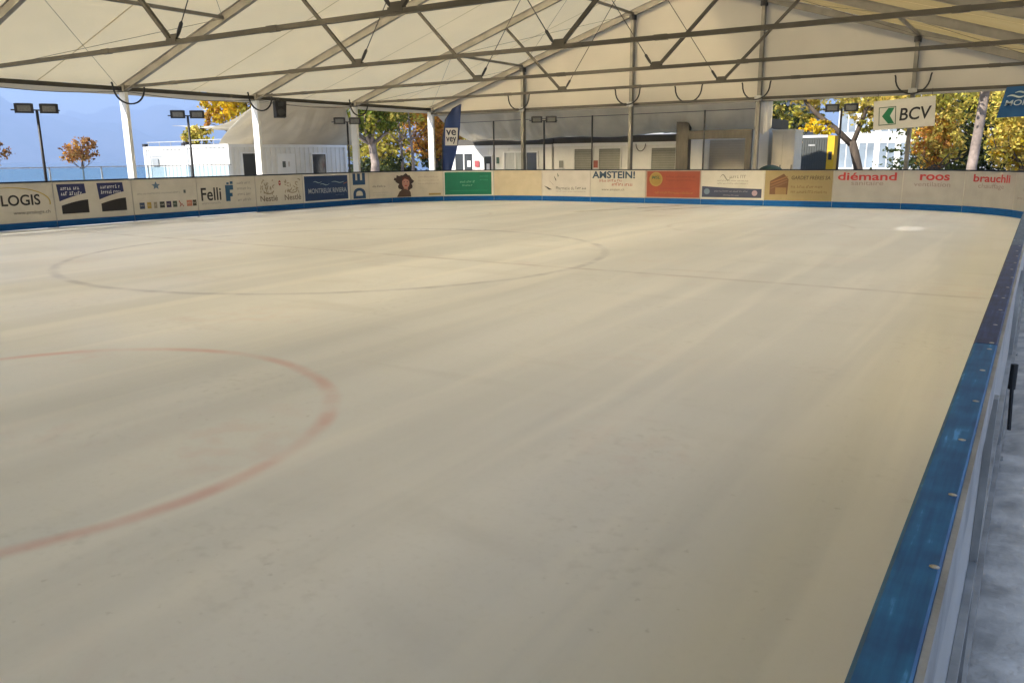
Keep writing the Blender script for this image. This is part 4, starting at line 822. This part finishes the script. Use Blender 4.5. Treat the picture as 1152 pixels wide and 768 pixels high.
# ---------------------------------------------------------------- trees
def leafmat(name, col, island=0.45): return M(name, col, 0.6, 0, 0.35, 0.7, trans=0.42, island=island, spec=0.25)
LM = dict(green=leafmat('leaf_green', (0.15, 0.18, 0.025)), yellow=leafmat('leaf_yellow', (0.62, 0.43, 0.02)), olive=leafmat('leaf_olive', (0.38, 0.33, 0.055)), orange=leafmat('leaf_orange', (0.50, 0.25, 0.04)), rust=leafmat('leaf_rust', (0.38, 0.20, 0.065)), dark=leafmat('leaf_dark', (0.05, 0.065, 0.02)), pale=leafmat('leaf_pale', (0.62, 0.50, 0.11)))
def leaves(blobs, size, clump=0.35):
    V = []
    for (c, r, n) in blobs:
        nc = max(6, n//28); d = RNG.normal(size=(nc, 3)); d /= np.linalg.norm(d, axis=1)[:, None]
        rad = RNG.random(nc)**0.45; cc = np.array(c)+d*rad[:, None]*np.array(r)
        idx = RNG.integers(0, nc, n); p = cc[idx]+RNG.normal(size=(n, 3))*clump*np.array(r)*0.5*RNG.random((n, 1))
        a = RNG.normal(size=(n, 3)); a /= np.linalg.norm(a, axis=1)[:, None]; b = np.cross(a, RNG.normal(size=(n, 3))); b /= np.linalg.norm(b, axis=1)[:, None]
        s = size*RNG.uniform(0.6, 1.35, (n, 1)); q = np.stack([p-a*s, p-b*s*0.55+a*s*0.1, p+a*s, p+b*s*0.55+a*s*0.1], 1); V.append(q.reshape(-1, 3))
    V = np.concatenate(V); n = len(V)//4; me = bpy.data.meshes.new('crown'); me.vertices.add(len(V)); me.vertices.foreach_set('co', V.ravel())
    me.loops.add(len(V)); me.loops.foreach_set('vertex_index', np.arange(len(V))); me.polygons.add(n); me.polygons.foreach_set('loop_start', np.arange(n)*4); me.polygons.foreach_set('loop_total', np.full(n, 4)); me.update(); me.validate(); return me
def tree(label, base, trunk, limbs, crowns, size, bark=m_bark, name='autumn_tree', group='autumn trees', cat='tree'):
    t = thing(name, label, cat, base, group)
    if trunk:
        mb = MB(); mb.tube([p[:3] for p in trunk], [p[3] for p in trunk], 9)
        tr = mb.build('trunk', bark, t, True)
        for l in limbs:
            MB().tube([p[:3] for p in l], [p[3] for p in l], 7).build('limb', bark, tr, True)
    for blobs, mt in crowns:
        link('crown', leaves(blobs, size), LM[mt], t)
    return t
def limbs_auto(top, r, reach, n, seed, rise=0.8):
    rg = random.Random(seed); out = []
    for k in range(n):
        an = 2*math.pi*(k+rg.random()*0.6)/n; l = []
        for i in range(5):
            f_ = i/4; l.append((top[0]+math.cos(an+0.3*f_)*reach*f_, top[1]+math.sin(an+0.3*f_)*reach*f_, top[2]+rise*reach*f_*(0.7+0.5*f_*rg.random()), r*(1-0.82*f_)))
        out.append(l)
    return out
# small lakeside trees at the left
for lab, (x, y) in (('small rust brown lakeside tree standing clear against the blue haze', (-52.3, 29.6)), ('small rust brown tree cut off by the left edge of the picture', (-54.9, 25.2))):
    tree(lab, (x, y, 0), [(0, 0, 0, 0.07), (0.03, 0, 1.0, 0.055), (0, 0.05, 1.9, 0.045), (0.05, 0, 2.9, 0.02)], limbs_auto((0, 0, 1.3), 0.03, 0.9, 6, 4), [([((0, 0, 2.35), (1.15, 1.15, 0.95), 1000), ((0.2, 0.2, 2.9), (0.6, 0.6, 0.5), 300)], 'rust'), ([((-0.3, -0.4, 2.4), (0.9, 0.7, 0.8), 420)], 'orange')], 0.10, group='lakeside trees')
tree('bright yellow tree rising behind the left containers', (-46.5, 38.2, 0), [(0, 0, 0, 0.25), (0.1, 0, 2.2, 0.2), (0, 0.1, 4.5, 0.14), (0, 0, 7.5, 0.05)], limbs_auto((0, 0, 2.8), 0.1, 2.4, 7, 9), [([((0, 0, 6.4), (3.0, 3.0, 2.5), 4200), ((-1.2, -1, 5.2), (1.6, 1.5, 1.0), 900)], 'yellow'), ([((0.3, 0.5, 6.6), (2.8, 2.8, 2.3), 1300)], 'olive'), ([((-1.3, -1.8, 4.6), (0.7, 0.7, 0.6), 220)], 'orange')], 0.15)
tree('bushy olive shrub standing on the sunlit container roof', (-31.75, 23.3, 2.44), [(0, 0, 0, 0.05), (0, 0, 0.3, 0.04)], limbs_auto((0, 0, 0.15), 0.03, 0.6, 6, 3, 0.4), [([((0, 0, 0.42), (0.95, 0.5, 0.42), 900)], 'olive'), ([((0.1, -0.1, 0.5), (0.9, 0.45, 0.4), 500)], 'pale')], 0.085, name='shrub', group='shrubs', cat='shrub')
# gap at the left corner
tree('leafy green tree behind the grey corner post', (-33.6, 36.7, 0), [(0, 0, 0, 0.30), (0.12, 0.05, 1.5, 0.25), (-0.15, 0, 3.2, 0.2), (-0.3, 0.1, 5.5, 0.1)], limbs_auto((-0.1, 0, 2.6), 0.12, 2.0, 7, 5), [([((-0.1, -0.3, 4.4), (2.3, 2.0, 1.25), 3600), ((0.6, 0.3, 6.0), (2.6, 2.6, 1.6), 2500)], 'green'), ([((0.2, -0.6, 4.3), (2.0, 1.6, 1.1), 900)], 'olive')], 0.13, bark=m_plane)
tree('glowing orange tree left of the feather flag', (-33.0, 42.2, 0), [(0, 0, 0, 0.2), (0, 0.1, 1.4, 0.17), (0.1, 0, 3.0, 0.13), (0, 0, 6, 0.04)], limbs_auto((0, 0, 1.6), 0.09, 2.0, 8, 6), [([((0, 0, 3.8), (2.3, 2.1, 1.9), 4200), ((0.2, -0.5, 2.4), (1.9, 1.5, 0.8), 1000)], 'orange'), ([((-0.5, 0, 4.8), (2.1, 2.0, 1.4), 1300)], 'yellow')], 0.12)
tree('dark evergreen shrub low between the corner tree trunks', (-35.5, 39.5, 0), [(0, 0, 0, 0.1), (0, 0, 1.0, 0.05)], limbs_auto((0, 0, 0.5), 0.05, 1.0, 6, 2), [([((0, 0, 1.0), (2.6, 1.8, 0.9), 2200), ((4.5, 1.4, 0.9), (2.2, 1.2, 0.85), 1600)], 'dark')], 0.12, name='shrub', group='shrubs', cat='shrub')
tree('tall pale trunked tree behind the orange one', (-37.5, 47.5, 0), [(0, 0, 0, 0.22), (0.2, 0, 3, 0.18), (-0.1, 0, 7, 0.1)], limbs_auto((0.1, 0, 3.5), 0.1, 2.5, 7, 12), [([((0, 0, 6.5), (3.4, 3.0, 2.6), 2600), ((1.5, 0, 3.4), (3.0, 2.0, 1.6), 1500)], 'olive')], 0.16)
for lab, x, y, cr, mt, sd_ in [('dim olive tree filling the gap behind the green tree', -41.0, 45.5, 3.0, 'olive', 51), ('dim dark tree deep in the gap behind the orange tree', -38.6, 51.0, 3.4, 'dark', 52), ('yellow brown tree far back between the corner trunks', -36.0, 48.5, 2.2, 'pale', 53)]:
    tree(lab, (x, y, 0), [(0, 0, 0, 0.2), (0.1, 0, 2, 0.16), (0, 0, 5, 0.08)], limbs_auto((0, 0, 1.4), 0.09, 2.2, 8, sd_), [([((0, 0, 2.2), (cr, cr*0.8, 1.9), 2600), ((0.2, 0, 5.0), (cr, cr*0.8, 2.2), 2400)], mt)], 0.16)
for lab, x, y in [('slim pale trunk of a young tree in the corner gap', -32.2, 38.6), ('second slim trunk leaning in the corner gap', -33.9, 39.6)]:
    tree(lab, (x, y, 0), [(0, 0, 0, 0.11), (0.1, 0, 1.6, 0.09), (-0.15, 0.1, 3.4, 0.07), (-0.2, 0, 5.2, 0.03)], limbs_auto((-0.1, 0, 2.8), 0.04, 1.1, 5, 61), [([((-0.1, 0, 4.9), (1.3, 1.2, 1.1), 900)], 'olive')], 0.11, bark=m_plane)
# unseen plane trees added behind the tent to shade the rear of the roof
for lab, x, y in [('added unseen plane tree shading the rear roof on the lake side', -11.0, -14.6), ('added unseen plane tree shading the right rear corner of the roof', -3.2, -14.4)]:
    tree(lab, (x, y, 0), [(0, 0, 0, 0.42), (0.1, 0, 4, 0.34), (0, 0.1, 9, 0.24), (0, 0, 15, 0.08)], limbs_auto((0, 0, 7.5), 0.16, 4.0, 8, 71), [([((0, 0, 12.6), (5.0, 4.6, 5.2), 1900 if x < -5 else 5200)], 'olive')], 0.30, bark=m_plane, group='added shade trees behind the tent')
# right hand trees
tree('leaning forked tree with yellow leaves behind the dark cabinet', (-7.05, 40.0, 0), [(0, 0, 0, 0.23), (-0.06, 0, 1.1, 0.20), (-0.30, 0, 1.95, 0.19), (-0.42, 0, 2.35, 0.17)],
     [[(-0.42, 0, 2.2, 0.15), (-1.2, -0.1, 2.95, 0.13), (-1.9, -0.2, 3.5, 0.11), (-2.5, -0.2, 4.1, 0.08), (-3.2, 0, 5.2, 0.03)], [(-0.4, 0, 2.2, 0.12), (-0.1, 0.1, 3.2, 0.11), (0.2, 0, 4.3, 0.08), (0.3, 0.1, 6, 0.03)], [(0.1, 0.05, 3.6, 0.06), (1.0, 0.2, 4.4, 0.04), (2.2, 0, 5.2, 0.02)], [(-1.5, -0.1, 3.2, 0.05), (-1.9, -0.4, 3.0, 0.03), (-2.3, -0.5, 2.9, 0.015)]],
     [([((-1.9, -0.4, 2.95), (0.85, 0.6, 0.38), 420)], 'yellow'), ([((0.2, -0.2, 4.1), (1.5, 1.4, 0.8), 900), ((-2.8, 0.2, 4.4), (1.6, 1.5, 0.6), 800), ((1.4, 0.2, 3.5), (1.0, 1.0, 0.45), 350)], 'pale'), ([((0, 0, 6.0), (4.2, 3.5, 1.6), 2200), ((-2.6, 0.6, 3.5), (1.2, 0.8, 0.4), 260), ((0.3, 0.6, 4.0), (2.2, 1.2, 0.6), 1100)], 'olive'), ([((0.2, 0.3, 3.1), (0.9, 0.7, 0.45), 260)], 'olive')], 0.11)
tree('thick mottled plane tree trunk right of the BCV sign', (-2.5, 38.0, 0), [(0, 0, 0, 0.24), (0.03, 0, 1.2, 0.19), (0.12, 0, 2.6, 0.18), (0.2, 0, 4.2, 0.17), (0.25, 0, 6.5, 0.12), (0.3, 0, 9, 0.05)], limbs_auto((0.2, 0, 4.6), 0.1, 3.0, 7, 21), [([((0, 0, 6.8), (4.2, 3.8, 2.2), 2600)], 'olive'), ([((0.6, -0.3, 4.6), (3.0, 2.4, 0.7), 700)], 'pale')], 0.13, bark=m_plane)
tree('rusty orange and yellow tree between the BCV sign and the plane trunk', (-4.6, 46.0, 0), [(0, 0, 0, 0.14), (0, 0.1, 1.6, 0.12), (0.1, 0, 3.2, 0.07), (0, 0, 5.2, 0.03)], limbs_auto((0, 0, 0.9), 0.06, 1.4, 8, 31), [([((0.0, 0, 2.7), (1.35, 1.3, 1.5), 2400)], 'pale'), ([((-0.2, -0.4, 2.4), (1.2, 1.0, 1.2), 900)], 'orange'), ([((0, 0, 4.4), (1.9, 1.7, 1.0), 1300)], 'olive')], 0.12)
tree('yellow green tree filling the right edge beyond the plane trunk', (-0.9, 47.0, 0), [(0, 0, 0, 0.16), (0, 0, 2.0, 0.13), (0.1, 0, 5.0, 0.06)], limbs_auto((0, 0, 1.2), 0.07, 2.0, 8, 33), [([((0, 0, 2.3), (1.9, 1.6, 1.4), 2300), ((0.3, 0, 4.6), (2.6, 2.2, 1.6), 2600)], 'pale'), ([((-0.2, -0.3, 1.8), (1.5, 1.2, 0.9), 700)], 'yellow'), ([((0.5, 0, 3.6), (2.4, 2, 1.8), 1300)], 'olive')], 0.12)
tree('dark leafy tree far behind the right edge', (-3.5, 56.0, 0), [(0, 0, 0, 0.25), (0, 0, 3, 0.2), (0, 0, 7, 0.08)], limbs_auto((0, 0, 2.2), 0.1, 3, 7, 41), [([((0, 0, 4.2), (4.5, 3, 3.2), 4200)], 'dark'), ([((0, -0.5, 4.6), (4.2, 2.8, 3.0), 1500)], 'olive')], 0.18)
tree('dark green tree behind the cream locker', (-13.5, 48.0, 0), [(0, 0, 0, 0.2), (0, 0, 3, 0.14), (0, 0, 6, 0.05)], limbs_auto((0, 0, 1.8), 0.08, 2.2, 7, 43), [([((0, 0, 3.6), (2.4, 2.2, 2.2), 3000)], 'dark'), ([((0.4, -0.4, 3.4), (2.0, 1.8, 1.8), 800)], 'olive')], 0.14)
tree('broad dark tree behind the white building on the right', (3.5, 62.0, 0), [(0, 0, 0, 0.25), (0, 0, 3, 0.2), (0, 0, 7, 0.08)], limbs_auto((0, 0, 2.2), 0.1, 3, 7, 47), [([((0, 0, 4.6), (5, 3, 3.6), 4000)], 'olive')], 0.2)

for k, (x, y, wd) in enumerate([(-3.5, 51.5, 4.6), (5.0, 53.0, 4.2)]):
    t = thing('hedge', ['trimmed dark hedge low behind the orange tree', 'trimmed hedge low behind the far right tree'][k], 'hedge', (x, y, 0), 'hedges')
    link('foliage', leaves([((0, 0, 1.0), (wd, 0.7, 1.05), 3800), ((0, 0, 1.9), (wd*0.95, 0.6, 0.25), 900)], 0.12), LM['dark' if k == 0 else 'olive'], t)
    for q in np.linspace(-wd*0.8, wd*0.8, 6): MB().tube([(q, 0, -0.03), (q+0.05, 0.05, 1.2)], [0.04, 0.02], 6).build('stem', m_bark, t)
# ---------------------------------------------------------------- buildings beyond the trees
def house(label, x0, x1, y0, y1, h, wall, cols, rows, ww, wh, sill, pane, roofm):
    t = thing('town_building', label, 'building', ((x0+x1)/2, y0, 0), 'buildings beyond the trees')
    def loc(o): o.location = (-(x0+x1)/2, -y0, 0); return o
    loc(MB().box((x0, y0, -0.03), (x1, y1, h)).build('wall', wall, t)); loc(MB().box((x0-0.4, y0-0.4, h), (x1+0.4, y1+0.4, h+0.3)).build('roof', roofm, t))
    for i in range(cols):
        for j in range(rows):
            cx = x0+(x1-x0)*(i+0.5)/cols; z0 = sill+j*(h-sill)/rows
            opening(t, loc, 'y', y0, cx-ww/2, cx+ww/2, z0, z0+wh, [pane], -1, 1, m_white)
    return t
m_stucco = M('white_stucco', (0.74, 0.72, 0.68), 0.8, 0, 0.05, 1.0); m_grey = M('grey_stucco', (0.22, 0.23, 0.25), 0.8, 0, 0.1, 1.0)
m_pane2 = M('sky_glass', (0.20, 0.24, 0.28), 0.1, 0, 0.3, 0.6)
house('white sunlit building with tall windows behind the leaning tree', -14.2, -8.2, 70, 80, 6.2, m_stucco, 4, 2, 1.1, 1.9, 0.7, m_pane2, m_white)
house('dark grey building with pale windows far behind the cream locker', -29, -17.5, 66, 78, 12, m_grey, 6, 4, 1.2, 1.6, 0.9, m_pane2, m_dark)
house('long pale town building far behind the corner trees', -62, -38, 78, 92, 11, M('pale_stucco', (0.5, 0.46, 0.40), 0.8), 9, 3, 1.2, 1.7, 1.0, m_glass_dark, m_dark)
house('ochre town building far behind the right hand trees', -2, 20, 78, 92, 9, M('ochre_stucco', (0.48, 0.38, 0.24), 0.8), 8, 3, 1.2, 1.7, 1.0, m_glass_dark, m_dark)

# ---------------------------------------------------------------- outside the near boards: frosty plastic sheet on the ground
def sheet(u, w_):
    x = -0.075+1.08*u; y = -2.5+16*w_
    z = 0.006+0.05*max(0, math.sin(u*3.0+math.sin(y*1.3)*0.6))**2*(0.5+0.5*math.sin(y*2.1+u*3))+0.018*math.sin(y*5.3+u*9)*u+0.012*math.sin(y*11+u*4)
    return (x, y, max(0.002, (z+0.02)*min(1, 0.1+u*6)))
vv, ff = grid(sheet, 26, 220)
tag(link('plastic_sheet', mesh('plastic_sheet', vv, ff), M('frosted_sheet', (0.60, 0.55, 0.48), 0.42, 0, 0.42, 4.5, 0.7, 14), None, True), 'crumpled frosty white plastic sheet on the ground outside the near boards', 'sheet')

# ---------------------------------------------------------------- haze over the lake
hz = kind(MB().box((-15500, -9500, -8), (9300, 17500, 1900)).build('haze', None), 'stuff')
m = bpy.data.materials.new('haze_air'); m.use_nodes = True; t = m.node_tree; t.nodes.remove(t.nodes['Principled BSDF'])
pv = t.nodes.new('ShaderNodeVolumePrincipled'); pv.inputs['Color'].default_value = (0.385, 0.505, 0.74, 1); pv.inputs['Density'].default_value = 1.9e-4; pv.inputs['Anisotropy'].default_value = 0.2
t.links.new(pv.outputs[0], t.nodes['Material Output'].inputs['Volume']); hz.data.materials.append(m)
